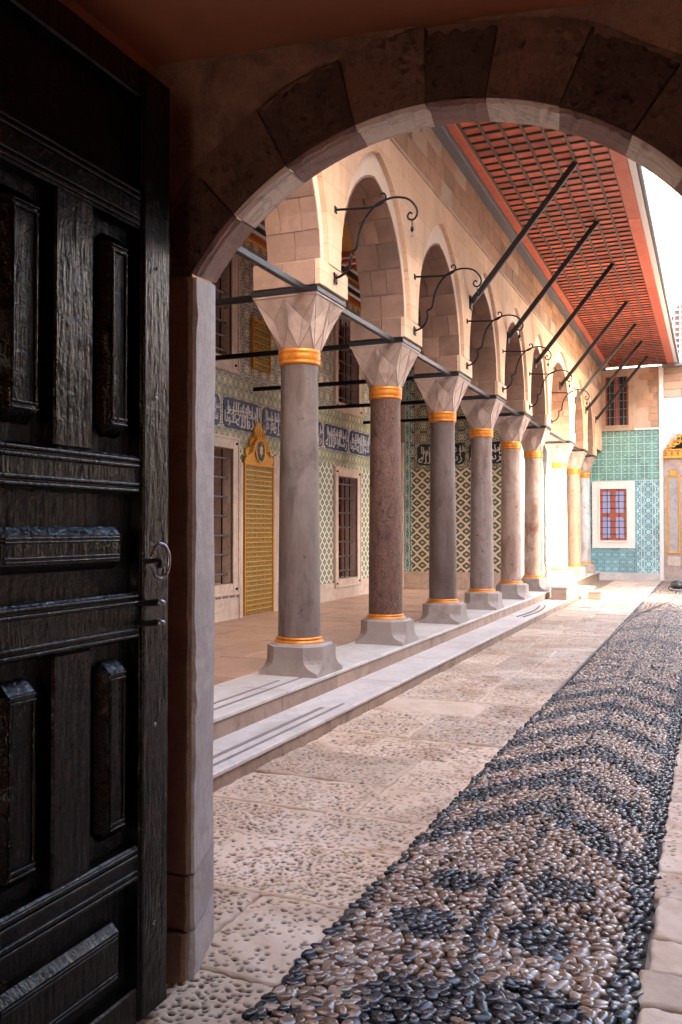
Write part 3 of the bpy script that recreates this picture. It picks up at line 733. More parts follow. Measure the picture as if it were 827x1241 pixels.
# soffit stones
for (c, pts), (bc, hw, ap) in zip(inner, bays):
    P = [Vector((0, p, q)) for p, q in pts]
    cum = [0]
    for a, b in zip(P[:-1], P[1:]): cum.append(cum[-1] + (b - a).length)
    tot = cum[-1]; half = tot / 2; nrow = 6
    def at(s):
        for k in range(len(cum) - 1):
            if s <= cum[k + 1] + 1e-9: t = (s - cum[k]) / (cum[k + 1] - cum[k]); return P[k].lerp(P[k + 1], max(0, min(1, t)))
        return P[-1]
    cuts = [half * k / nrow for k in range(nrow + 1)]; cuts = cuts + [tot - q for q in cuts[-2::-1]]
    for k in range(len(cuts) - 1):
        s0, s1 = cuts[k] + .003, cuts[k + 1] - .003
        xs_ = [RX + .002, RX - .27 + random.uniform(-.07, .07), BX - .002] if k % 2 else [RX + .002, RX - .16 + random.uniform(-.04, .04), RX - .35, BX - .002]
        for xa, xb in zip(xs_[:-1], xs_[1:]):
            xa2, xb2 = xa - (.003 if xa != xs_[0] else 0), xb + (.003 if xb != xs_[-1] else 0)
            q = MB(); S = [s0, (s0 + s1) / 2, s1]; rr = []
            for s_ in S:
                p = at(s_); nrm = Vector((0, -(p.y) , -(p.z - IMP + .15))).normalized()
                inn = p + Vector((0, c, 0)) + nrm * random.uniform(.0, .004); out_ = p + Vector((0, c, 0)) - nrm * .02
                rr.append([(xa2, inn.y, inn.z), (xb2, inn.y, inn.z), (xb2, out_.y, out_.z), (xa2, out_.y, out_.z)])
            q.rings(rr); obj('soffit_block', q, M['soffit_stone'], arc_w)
# impost blocks on each capital (two stones)
for i, y in enumerate(SP):
    m_ = y + random.uniform(-.06, .06)
    xm = -3.30 + random.uniform(-.05, .05)
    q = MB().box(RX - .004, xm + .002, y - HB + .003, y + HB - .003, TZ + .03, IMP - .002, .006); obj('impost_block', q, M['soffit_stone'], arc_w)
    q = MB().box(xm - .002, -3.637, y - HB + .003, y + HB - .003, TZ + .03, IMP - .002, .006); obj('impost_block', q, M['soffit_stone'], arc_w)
    obj('impost_face', MB().box(RX - .0035, FX - .006, y - HB + .0, y + HB, TZ + .03, IMP - .001, .004), M['plaster'], arc_w)
# upper courses of ashlar beneath the eave
z = 5.50
for rw, h in enumerate((.235, .225, .225)):
    y = 6.2 + random.uniform(0, .3)
    while y < 26.9:
        L = random.uniform(.32, .62); e = min(y + L, 26.98)
        q = MB().box(FX - .02, FX + .010 + random.uniform(0, .006), y + .004, e - .004, z + .004, z + h - .004, .006)
        obj('ashlar_block', q, M['ashlar'] if random.random() < .9 else M['impost'], arc_w)
        y = e
    z += h
obj('string_course', MB().box(FX - .01, FX + .022, 6.2, 27, 5.455, 5.492, .006), M['impost'], arc_w)

# ------------------------------------------------------------------ blind bays beyond the sixth column
far_w = thing('tiled_side_wall', 'blue and white tiled wall filling the arches behind the sunlit columns', 'wall')
M['blue_floral'] = floral('blue_white_floral_tile', (1, 2), .26, [(.62, .64, .62), (.10, .25, .36), (.62, .66, .64), (.13, .36, .38), (.55, .6, .6), (.06, .14, .30)], 7)
M['green_floral'] = floral('aged_green_cream_tile', (1, 2), .26, [(.82, .70, .50), (.045, .12, .10), (.72, .52, .28), (.03, .08, .22), (.80, .66, .45), (.45, .15, .045), (.20, .42, .38), (.05, .06, .06)], 13)
M['green_floral_y'] = floral('aged_green_cream_tile_facing', (0, 2), .27, [(.66, .56, .40), (.04, .10, .09), (.55, .42, .25), (.03, .05, .09), (.62, .50, .34), (.36, .12, .04), (.14, .24, .20)], 11)
M['blue_floral_y'] = floral('turquoise_floral_tile_facing', (0, 2), .21, [(.46, .62, .60), (.02, .13, .22), (.14, .38, .38), (.03, .20, .26), (.34, .52, .50)], 12)
M['blue_fine_y'] = floral('turquoise_branch_tile_facing', (0, 2), .31, [(.62, .72, .70), (.03, .18, .25), (.12, .36, .38), (.05, .26, .30), (.50, .64, .62)], 9)
SX = -3.70
for y0, y1 in ((17.62, 20.9), (21.0, 23.2), (23.3, 25.2), (25.3, 27)):
    yy = y0
    while yy < y1 - .05:
        for k in range(11):
            obj('tile', MB().box(SX - .02, SX + random.uniform(0, .0015), yy + .0015, min(yy + .52, y1) - .0015, .62 + k * .26 + .0015, .62 + (k + 1) * .26 - .0015), M['blue_floral'], far_w)
        yy += .52
obj('wall_body', MB().box(SX - .5, SX - .018, 17.62, 27, .2, TOP), M['impost'], far_w)
obj('skirting', MB().box(SX - .02, SX + .03, 17.62, 27, PZ, .62, .004), M['marble_frame'], far_w)
for y0 in np.arange(17.65, 26.9, .55):
    for k, zz in enumerate(np.arange(3.49, 6.1, .3)):
        a = y0 + (.27 if k % 2 else 0); obj('ashlar_block', MB().box(SX - .02, SX + .012 + random.uniform(0, .006), a + .004, min(a + .55, 26.99) - .004, zz + .004, zz + .296, .006), M['ashlar'], far_w)
# step block, plinths near the far end
def plinth(name, x0, x1, y0, y1, z0, z1, lab):
    t = thing(name, lab, 'stone block', ((x0 + x1) / 2, (y0 + y1) / 2, z0)); w2, l2 = (x1 - x0) / 2, (y1 - y0) / 2
    q = MB().box(-w2, w2, -l2, l2, 0, (z1 - z0) * .86, .015); obj('block', q, M['impost'], t)
    obj('top_slab', MB().box(-w2 - .012, w2 + .012, -l2 - .012, l2 + .012, (z1 - z0) * .86, z1 - z0, .008), M['marble_step'], t)
plinth('stone_block', -2.93, -2.62, 17.6, 18.1, S1Z, .36, 'pinkish stone mounting block at the end of the step by the sixth column')
plinth('stone_block', -2.45, -2.16, 19.3, 19.7, 0, .17, 'small low stone block on the sunlit paving beyond the mounting block')

# ------------------------------------------------------------------ portico back wall (faces the courtyard)
k_ = 6.1 / 6.3
def LY(y): return y * k_
def LZ(z): return 1.5 + (z - 1.5) * k_
PX = -6.1
pw = thing('portico_wall', 'long portico wall of aged green tiles with barred windows behind the columns', 'wall')
wins = [(LY(10.04), LY(10.97), LZ(.72), LZ(2.63)), (LY(14.80), LY(15.74), LZ(.58), LZ(2.46)), (LY(9.95), LY(10.92), LZ(3.92), LZ(5.35)), (LY(14.80), LY(15.82), LZ(3.82), LZ(5.42)), (LY(12.42), LY(13.5), PZ, LZ(2.42)),
        (5.2, 6.1, .75, 2.6), (5.2, 6.1, 3.85, 5.2), (LY(5.0) + 2.6, LY(5.0) + 3.4, PZ, 2.4)]
def holes_sheet(mb, X, y0, y1, z0, z1, hs):
    ys = sorted({y0, y1, *[h[0] for h in hs], *[h[1] for h in hs]}); zs = sorted({z0, z1, *[h[2] for h in hs], *[h[3] for h in hs]})
    ys = [a for a in ys if y0 <= a <= y1]; zs = [a for a in zs if z0 <= a <= z1]
    for a, b in zip(ys[:-1], ys[1:]):
        for c, e in zip(zs[:-1], zs[1:]):
            my, mz = (a + b) / 2, (c + e) / 2
            if any(h[0] < my < h[1] and h[2] < mz < h[3] for h in hs): continue
            mb.add([(X, a, c), (X, b, c), (X, b, e), (X, a, e)], [(0, 1, 2, 3)])
wtop = 6.2
M['lat_green'] = lattice('green_lozenge_tile', (1, 2), .185, (.74, .67, .52), (.045, .11, .115), (.34, .22, .10))
M['lat_dark'] = lattice('cream_black_lozenge_tile', (0, 2), .235, (.74, .65, .51), (.045, .065, .060), (.60, .48, .30), (-5.8, .62))
M['zig'] = floral('leafy_border_tile', (1, 2), .15, [(.78, .62, .38), (.10, .22, .13), (.62, .42, .20), (.05, .10, .16), (.74, .60, .40), (.16, .30, .20)], 6)
Zs = [(PZ, .55, 'skirting', M['marble_frame'], .02), (.55, 2.62, 'lattice_tiles', M['lat_green'], 0), (2.62, 2.86, 'border_tiles', M['zig'], .004), (2.86, 3.32, 'inscription_band', M['green_floral'], 0), (3.32, 3.62, 'border_tiles', M['zig'], .004), (3.62, 5.62, 'floral_tiles', M['green_floral'], 0)]
for a, b, nm, mt, pr in Zs:
    q = MB(); holes_sheet(q, PX + pr, 2.86, 17.6, a, b, wins); 
    if pr: q.add([(PX + pr, 2.86, b), (PX + pr, 17.6, b), (PX - .01, 17.6, b), (PX - .01, 2.86, b)], [(0, 1, 2, 3)])
    obj(nm, q, mt, pw, fix=False)
q = MB()
for a, b, c, e in wins:     # reveals
    q.add([(PX + .01, a, c), (PX + .01, a, e), (PX - .35, a, e), (PX - .35, a, c)], [(0, 1, 2, 3)]); q.add([(PX + .01, b, c), (PX + .01, b, e), (PX - .35, b, e), (PX - .35, b, c)], [(0, 1, 2, 3)])
    q.add([(PX + .01, a, e), (PX + .01, b, e), (PX - .35, b, e), (PX - .35, a, e)], [(0, 1, 2, 3)]); q.add([(PX + .01, a, c), (PX + .01, b, c), (PX - .35, b, c), (PX - .35, a, c)], [(0, 1, 2, 3)])
obj('reveal', q, M['marble_frame'], pw, fix=False)
# cornice and painted frieze
zc = 5.62
for h, mt, pr in ((.05, 'gold', .05), (.10, 'red_paint', .02), (.03, 'white_paint', .06), (.10, 'timber_dark', .04), (.025, 'white_paint', .09), (.09, 'soffit_stone', .07), (.025, 'gold', .12), (.12, 'timber_dark', .10), (.03, 'white_paint', .15)):
    obj('cornice_band', MB().box(PX - .01, PX + pr, 2.86, 17.6, zc, zc + h, .003), M[mt], pw); zc += h

def window(y0, y1, z0, z1, fw=.17, wood=True, nb=4, nr=7, label=None, X=PX, proud=.03):
    t = obj('window', MB().box(X - .36, X - .34, y0 - .05, y1 + .05, z0 - .05, z1 + .05), M['dark_void'], pw, label=label)
    f = MB()
    for a, b, c, e in ((y0 - fw, y0, z0 - fw, z1 + fw), (y1, y1 + fw, z0 - fw, z1 + fw), (y0, y1, z1, z1 + fw), (y0, y1, z0 - fw, z0)):
        f.box(X - .02, X + proud, a, b, c, e, .006)
    for a, b, c, e in ((y0 - fw + .015, y0 - fw + .045, z0 - fw + .015, z1 + fw - .015), (y1 + fw - .045, y1 + fw - .015, z0 - fw + .015, z1 + fw - .015), (y0 - fw + .045, y1 + fw - .045, z1 + fw - .045, z1 + fw - .015), (y0 - fw + .045, y1 + fw - .045, z0 - fw + .015, z0 - fw + .045)):
        f.box(X + proud - .002, X + proud + .014, a, b, c, e, .004)
    obj('frame', f, M['marble_frame'], t)
    if wood:
        s = MB(); xx = X - .30
        for a, b, c, e in ((y0, y0 + .07, z0, z1), (y1 - .07, y1, z0, z1), ((y0 + y1) / 2 - .045, (y0 + y1) / 2 + .045, z0, z1), (y0, y1, z0, z0 + .08), (y0, y1, z1 - .08, z1), (y0, y1, (z0 + z1) / 2 - .05, (z0 + z1) / 2 + .05), (y0, y1, z0 + (z1 - z0) * .25 - .02, z0 + (z1 - z0) * .25 + .02), (y0, y1, z0 + (z1 - z0) * .75 - .02, z0 + (z1 - z0) * .75 + .02)):
            s.box(xx - .02, xx + .02, a, b, c, e)
        obj('sash', s, M['wood_red'], t)
        obj('glass', MB().box(xx - .03, xx - .026, y0, y1, z0, z1), M['glass'], t)
    for k in range(nb):
        y = y0 + (y1 - y0) * (k + .5) / nb; obj('bar', MB().tube([(X - .09, y, z0), (X - .09, y, z1)], .011, 8), M['iron'], t)
    for k in range(nr):
        z = z0 + (z1 - z0) * (k + .5) / nr; obj('bar', MB().tube([(X - .065, y0, z), (X - .065, y1, z)], .014, 8), M['iron_lit'], t)
    kn = MB()
    for k in range(nb):
        for j in range(nr):
            y, z = y0 + (y1 - y0) * (k + .5) / nb, z0 + (z1 - z0) * (j + .5) / nr
            kn.lathe([(0.002, z - .024), (.022, z - .014), (.026, z), (.022, z + .014), (.002, z + .024)], 8, X - .075, y)
    obj('knot', kn, M['iron_lit'], t, kind='stuff')
    for a in (y0 - fw * .45, y1 + fw * .45):
        for c in (z0 - fw * .45, z1 + fw * .45): obj('clamp', MB().tube([(X + proud, a, c), (X + proud + .02, a, c)], .018, 8), M['iron'], t)
    return t
M['iron_lit'] = plain('lit_grey_iron', (.16, .15, .17), .38, .7, 30, .4, .3)  # paler copy of the black iron, light painted into its colour
q = N('window_glass'); M['glass'] = q.done((.05, .06, .09), .06, None, 0, .8)
window(*wins[0], label='barred lower window nearest the gate'); window(*wins[1], label='barred lower window between the grey and red-brown columns')
window(*wins[2], fw=.2, label='barred upper window nearest the gate'); window(*wins[3], fw=.17, label='barred upper window between the grey and red-brown columns')
window(*wins[5]); window(*wins[6])
for wv in (wins[4], wins[7]):
    a, b, c, e = wv
    t = obj('door', MB().box(PX - .3, PX - .25, a, b, c, e), M['timber_dark'], pw)
    for i in (0, 1):
        for z0, z1 in ((.4, 1.0), (1.1, 1.7), (1.8, 2.2)):
            yy = a + (b - a) * (.08 + .46 * i); obj('panel', MB().box(PX - .252, PX - .235, yy, yy + (b - a) * .38, z0, z1, .01), M['timber_dark'], t)
    f = MB()
    f.box(PX - .02, PX + .03, a - .2, a, PZ, e + .2, .006).box(PX - .02, PX + .03, b, b + .2, PZ, e + .2, .006).box(PX - .02, PX + .03, a, b, e, e + .2, .006)
    obj('frame', f, M['marble_frame'], t)

# ---- lettering: strokes of the cartouches
def glyphs(body, size=1.0, ext=.004):
    c = bpy.data.curves.new('lettering', 'FONT'); c.body = body; c.size = size; c.extrude = ext; c.align_x = 'CENTER'; c.align_y = 'CENTER'; c.resolution_u = 3
    o = bpy.data.objects.new('lettering', c); COL.objects.link(o); bpy.context.view_layer.update()
    m = bpy.data.meshes.new_from_object(o.evaluated_get(bpy.context.evaluated_depsgraph_get())); bpy.data.objects.remove(o); bpy.data.curves.remove(c)
    P = np.array([v.co[:] for v in m.vertices]) if len(m.vertices) else np.zeros((1, 3)); Fc = [tuple(p.vertices) for p in m.polygons]; bpy.data.meshes.remove(m)
    P[:, 0] -= (P[:, 0].max() + P[:, 0].min()) / 2; P[:, 1] -= (P[:, 1].max() + P[:, 1].min()) / 2
    return P, Fc
WRD = ['\ufeed\ufeae\ufedf\ufe8d', '\ufe8e\ufeb3\ufead', '\ufee6\ufee3 \ufeee\ufeeb', '\ufeea\ufee0\ufedf\ufe8d', '\ufe8e\ufee7\ufeed\ufeaa\ufedb', '\ufed0\ufee0\ufe91 \ufeae\ufeb3']
GL = [glyphs(s) for s in WRD]
def lettering(width, height, seed, frame):
    """two interlocking rows of script plus tall uprights, laid out in a frame (origin, U, V, W)"""
    rs = random.Random(seed); mb = MB(); O, U, V, Wv = [Vector(a) for a in frame]
    def put(P, Fc, cx_, cy_, sx, sy, sh=0):
        vs = [O + U * (cx_ + p[0] * sx + p[1] * sh) + V * (cy_ + p[1] * sy) + Wv * (p[2] + .004) for p in P]; mb.add(vs, Fc)
    n = max(3, round(width / .30))
    for k in range(n):
        for rw in (0, 1):
            P, Fc = GL[rs.randrange(len(GL))]; w0 = P[:, 0].max() - P[:, 0].min(); h0 = P[:, 1].max() - P[:, 1].min()
            put(P, Fc, -width / 2 + width * (k + .5) / n + (.04 if rw else -.02), height * (.2 if rw else -.22), width / n * 1.05 / max(w0, .1), height * .55 / max(h0, .1))
    def stroke(a, b, w0, w1):
        dv = Vector((b[0] - a[0], b[1] - a[1], 0)); nn = Vector((-dv.y, dv.x, 0)).normalized()
        pts = [(a[0] + nn.x * w0, a[1] + nn.y * w0), (a[0] - nn.x * w0, a[1] - nn.y * w0), (b[0] - nn.x * w1, b[1] - nn.y * w1), (b[0] + nn.x * w1, b[1] + nn.y * w1)]
        vs = [O + U * p + V * q + Wv * .010 for p, q in pts] + [O + U * p + V * q for p, q in pts]
        mb.add(vs, [(0, 1, 2, 3), (0, 4, 5, 1), (1, 5, 6, 2), (2, 6, 7, 3), (3, 7, 4, 0)])
    for k in range(n * 2 + 1):
        x = -width / 2 + width * (k + .4 + rs.random() * .3) / (n * 2 + 1); stroke((x, height * .44), (x + rs.uniform(-.02, .02), height * rs.uniform(-.3, 0)), .009, .005)
    x = -width * .3; stroke((x - .12, height * .1), (x + width * .45, height * .16), .007, .005)
    return mb
M['navy'] = plain('navy_glaze', (.018, .028, .085), .3, 0, 14, .6)
M['black_glaze'] = plain('black_green_glaze', (.012, .016, .018), .3, 0, 14, .5)
M['script_white'] = plain('white_glazed_script', (.60, .57, .56), .35, 0, 20, .1)
M['script_gold'] = plain('raised_gilt_script', (.62, .41, .13), .35, .5, 30, .25)
def rounded(wd, ht, lobed=False, n=5):
    pts = []; rd = ht * .24
    for cx_, cy_, a0 in ((wd / 2 - rd, ht / 2 - rd, 0), (-wd / 2 + rd, ht / 2 - rd, 90), (-wd / 2 + rd, -ht / 2 + rd, 180), (wd / 2 - rd, -ht / 2 + rd, 270)):
        for k in range(n + 1):
            a = R(a0 + 90 * k / n); pts.append((cx_ + rd * math.cos(a), cy_ + rd * math.sin(a)))
    return pts
def cartouche(parent, O, U, wd, ht, ground, seed, proud):
    U = Vector(U); V = Vector((0, 0, 1)); W_ = V.cross(U) if U.y > 0 else Vector((0, -1, 0)); W_ = -W_ if W_.x < 0 else W_
    O = Vector(O); pts = rounded(wd, ht)
    q = MB(); n = len(pts); a = [O + U * p + V * s + W_ * .003 for p, s in pts]; b = [v + W_ * .006 for v in a]; q.add(a + b, [(k, (k + 1) % n, n + (k + 1) % n, n + k) for k in range(n)]); q.add(b, [tuple(range(n))])
    c = obj('cartouche', q, ground, parent)
    obj('lettering', lettering(wd * .9, ht * .86, seed, (O + W_ * .009, U, V, W_)), M['script_white'], c, fix=False, kind='stuff')
for i, y in enumerate(np.arange(4.1, 17.2, 1.13)):
    cartouche(pw, (PX, float(y) + .02, 3.09), (0, 1, 0), 1.04, .42, M['navy'], i, .003)

# ---- gold inscription door panel, crest and small plaque
gy0, gy1 = LY(11.26), LY(12.18); gz0, gz1 = PZ + .02, LZ(2.43)
t = thing('gilded_board', 'tall gilded inscription panel with a carved sunburst crest on the portico wall', 'panel', (PX, (gy0 + gy1) / 2, PZ))
def gold_panel(t, hw, z0, z1, rowh, X=.035):
    obj('ground', MB().box(X - .035, X, -hw, hw, z0, z1, .003), M['gold_ground'], t)
    f = MB(); f.box(X - .03, X + .02, -hw - .03, -hw, z0 - .0, z1 + .03, .004).box(X - .03, X + .02, hw, hw + .03, z0, z1 + .03, .004).box(X - .03, X + .02, -hw, hw, z1, z1 + .03, .004)
    obj('frame', f, M['gold'], t)
    n = int((z1 - z0) / rowh)
    for k in range(1, n):
        z = z0 + (z1 - z0) * k / n; obj('ruling', MB().box(X, X + .006, -hw + .002, hw - .002, z - .008, z + .008), M['script_gold'], t)
    mb = MB(); rs = random.Random(3)
    for k in range(n):
        z = z0 + (z1 - z0) * (k + .5) / n; y = -hw + .05
        while y < hw - .05:
            P, Fc = GL[rs.randrange(len(GL))]; w0 = P[:, 0].max() - P[:, 0].min(); h0 = P[:, 1].max() - P[:, 1].min(); ww = .13
            mb.add([(X + .004 + p[2], y + ww / 2 - 0 + p[0] * ww / w0, z + p[1] * rowh * .72 / h0) for p in P], Fc); y += ww * 1.02
    obj('lettering', mb, M['script_gold'], t, fix=False, kind='stuff')
gold_panel(t, (gy1 - gy0) / 2 - .03, gz0 - PZ, gz1 - PZ, .068)
cz = gz1 - PZ + .03
pts = []
for k in range(41):
    a = PI * k / 40; lob = .30 + .05 * abs(math.sin(a * 6.5)) + .19 * math.exp(-((a - PI / 2) / .33) ** 2)
    pts.append((math.cos(a) * lob * 1.28, cz + math.sin(a) * lob * 1.15))
cr = obj('crest', MB().extr(pts, 'x', .0, .045), M['gold'], t)
lv = MB()
for k in range(17):
    a = PI * (k + .5) / 17; L = .30 if abs(a - PI / 2) > .4 else .42
    lv.tube(spline([(.045, math.cos(a) * .15, cz + .2 + math.sin(a) * .15 - .03), (.075, math.cos(a + .1) * .24, cz + .17 + math.sin(a + .1) * .2), (.05, math.cos(a) * L * 1.12, cz + .09 + math.sin(a) * L)], 3), [.012, .02, .024, .02, .014, .008, .004], 6)
obj('leaf', lv, M['gold'], cr)
md = MB(); n = 28
md.tube([(.06, .17 * math.cos(2 * PI * k / n) * .8, cz + .2 + .17 * math.sin(2 * PI * k / n)) for k in range(n + 1)], .016, 6, cap=False)
obj('medallion_rim', md, M['script_gold'], cr)
obj('medallion', MB().extr([(.155 * math.cos(2 * PI * k / n) * .8, cz + .2 + .155 * math.sin(2 * PI * k / n)) for k in range(n)], 'x', .045, .06), M['navy'], cr)
obj('emblem', MB().extr([((.085 if k % 2 else .045) * math.cos(2 * PI * k / 12) * .8, cz + .2 + (.1 if k % 2 else .055) * math.sin(2 * PI * k / 12)) for k in range(12)], 'x', .06, .075), M['script_gold'], cr)
t2 = thing('gilded_plaque', 'small gilded inscription plaque set high in the tiles left of the nearest column', 'plaque', (PX, LY(11.8), LZ(3.88)))
gold_panel(t2, .245, 0, LZ(4.6) - LZ(3.88), .09)
# marble pilaster strips beside the gold panel
for y in (gy0 - .12, gy1 + .02):
    obj('pilaster', MB().box(PX - .01, PX + .045, y, y + .085, PZ, gz1 + .02, .005), M['marble_frame'], pw)

# ------------------------------------------------------------------ end wall of the portico (faces the gate)
QY = 17.6
ew = thing('portico_end_wall', 'cream and black lattice tiled wall closing the portico behind the middle columns', 'wall')
obj('wall_body', MB().box(-6.2, SX, QY + .02, QY + .5, 0, wtop + .1), M['impost'], ew)
obj('skirting', MB().box(-6.1, -3.64, QY - .03, QY + .02, PZ, .60, .004), M['marble_frame'], ew)
xx = -5.80; tw = .29
while xx < -3.66:
    for k in range(7):
        z0 = .605 + k * .304
        obj('tile', MB().box(xx + .001, min(xx + tw, -3.62) - .001, QY - random.uniform(0, .0015), QY + .02, z0 + .001, z0 + .303), M['lat_dark'], ew)
    xx += tw
xx = -5.80
while xx < -3.66:
    for k in range(9):
        z0 = 3.32 + k * .3; obj('tile', MB().box(xx + .001, min(xx + tw, -3.62) - .001, QY - random.uniform(0, .0015), QY + .02, z0 + .001, z0 + .299), M['green_floral_y'], ew)
    xx += tw
obj('inscription_band', MB().box(-5.82, -3.62, QY - .001, QY + .02, 2.74, 3.32), M['green_floral_y'], ew)
for i, x in enumerate((-5.16, -4.06, -3.0)):
    if i < 2: cartouche(ew, (x, QY, 3.03), (1, 0, 0), 1.02, .44, M['black_glaze'], 40 + i, .003)
obj('border_strip', MB().box(-5.955, -5.805, QY - .006, QY + .02, .60, 5.7), M['blue_fine_y'], ew)
obj('door_jamb', MB().box(-6.1, -5.96, QY - .09, QY + .02, PZ, 3.3, .006), M['marble_frame'], ew)
obj('gilt_plaque', MB().box(-6.06, -5.99, QY - .105, QY - .088, 2.55, 3.22, .004), M['gold'], ew)
obj('corner_jamb', MB().box(-3.69, -3.60, QY - .06, QY + .03, PZ, 3.5, .006), M['ashlar'], ew)
# ceiling of the portico
pc = struct('portico_ceiling')
M['ochre'] = plain('ochre_painted_ceiling', (.42, .20, .045), .7, 0, 3, .2)
M['carpet'] = floral('painted_red_ceiling_pattern', (0, 1), .22, [(.40, .12, .06), (.20, .05, .03), (.46, .30, .16), (.12, .04, .03), (.35, .13, .06)], 8, rough=.6, grid=(.30, .20, .1))
for k in range(13):
    obj('ceiling_board', MB().box(-6.3 + k * .222, -6.3 + k * .222 + .218, 2.86, 13.9, 6.19, 6.24, .004), M['ochre'], pc)
obj('ceiling_panel', MB().box(-6.3, BX, 13.9, QY + .02, 6.205, 6.25), M['carpet'], pc)
for k in range(5):
    obj('ceiling_beam', MB().box(-6.1, BX - .002, 13.75 + k * .17, 13.75 + k * .17 + (.05 if k % 2 else .09), 6.12 + (.02 if k % 2 else 0), 6.204, .004), M['white_paint' if k % 2 else 'red_paint'], pc)
obj('roof', MB().box(-6.8, -2.95, 2.84, 27.4, 6.262, 6.6), M['joint'], pc)
obj('outer_wall', MB().box(-6.9, -6.46, 2.84, 17.7, 0, 6.26), M['joint'], pc)
obj('gate_side_wall', MB().box(-6.46, -4.6, 2.84, 2.9, 0, 6.26), M['plaster'], pc)

# ------------------------------------------------------------------ eave
ev = thing('eave', 'long red panelled eave with dark battens jutting over the courtyard', 'eave')
EZ = 6.25; ex0, ex1 = -2.72, -1.155; ey0, ey1 = 5.6, 26.95
ny_ = int((ey1 - ey0) / .226)
bmesh_b = MB().box(ex0, ex1, -.109, .109, 0, .02, .002).mesh('red_board', M['red_paint']); fixn(bmesh_b)
bmesh_k = MB().box(ex0, ex1, -.017, .017, -.016, .006).mesh('cross_batten', M['batten_dark']); fixn(bmesh_k)
for k in range(ny_):
    y = ey0 + (k + .5) * (ey1 - ey0) / ny_
    obj('red_board', bmesh_b, parent=ev, loc=(0, y, EZ + random.uniform(0, .004)))
    obj('cross_batten', bmesh_k, parent=ev, loc=(0, y + .113, EZ))
for k in range(8):
    x = ex0 + (ex1 - ex0) * k / 7; obj('long_batten', MB().box(x - .016, x + .016, ey0, ey1, EZ - .022, EZ + .002, .003), M['batten'], ev)
obj('backing', MB().box(ex0, -.95, ey0, ey1, EZ + .03, EZ + .07), M['timber_dark'], ev)
obj('wall_beam', MB().box(-2.99, -2.85, ey0, ey1, EZ - .10, EZ + .03, .01), M['grey_beam'], ev)
obj('inner_board', MB().box(-2.85, -2.735, ey0, ey1, EZ - .03, EZ + .03, .006), M['red_paint'], ev)
y = ey0
while y < ey1:
    L = min(4.2, ey1 - y); obj('fascia_board', MB().box(-1.15, -.975, y + .003, y + L - .003, EZ - .045, EZ + .03, .006), M['red_paint'], ev); y += L
obj('drip_board', MB().box(-.972, -.885, ey0, ey1, EZ - .02, EZ + .12, .006), M['white_paint'], ev)
obj('gutter', MB().tube([(-.855, ey0, EZ + .02), (-.855, ey1, EZ + .02)], .03, 10), M['grey_beam'], ev)
obj('roof_edge', MB().add([(-.84, ey0, EZ + .14), (-.84, ey1, EZ + .14), (-3.1, ey1, EZ + .75), (-3.1, ey0, EZ + .75), (-.84, ey0, EZ + .10), (-.84, ey1, EZ + .10), (-3.1, ey1, EZ + .36), (-3.1, ey0, EZ + .36)], [(0, 1, 2, 3), (4, 7, 6, 5), (0, 4, 5, 1), (3, 2, 6, 7), (0, 3, 7, 4), (1, 5, 6, 2)]), M['grey_beam'], ev)

# ------------------------------------------------------------------ struts
SY = [11.63, 14.0, 16.35, 19.2, 21.4, 23.4, 25.5]
for i, y in enumerate(SY):
    t = thing('eave_strut', ['dark slanting strut nearest the gate, holding up the red eave', 'second slanting strut from the gate under the red eave', 'third slanting strut from the gate under the red eave', 'fourth slanting strut, above the sunlit column', 'fifth slanting strut from the gate under the eave', 'slanting strut next to the last, crossing the far upper window', 'farthest slanting strut beside the end wall'][i], 'strut', (FX, y, 4.55), 'struts under the eave')
    a, b = Vector((0.02, 0, 0)), Vector((1.40, 0, 1.69))
    obj('beam', MB().bar(a, b, .060, .068), M['timber_dark'], t)
    obj('foot_plate', MB().box(0, .02, -.06, .06, -.09, .09, .004), M['iron'], t)
    obj('metal_edging', MB().bar(a + Vector((.027, 0, -.024)), b + Vector((.030, 0, -.024)), .018, .006), M['iron_lit'], t)

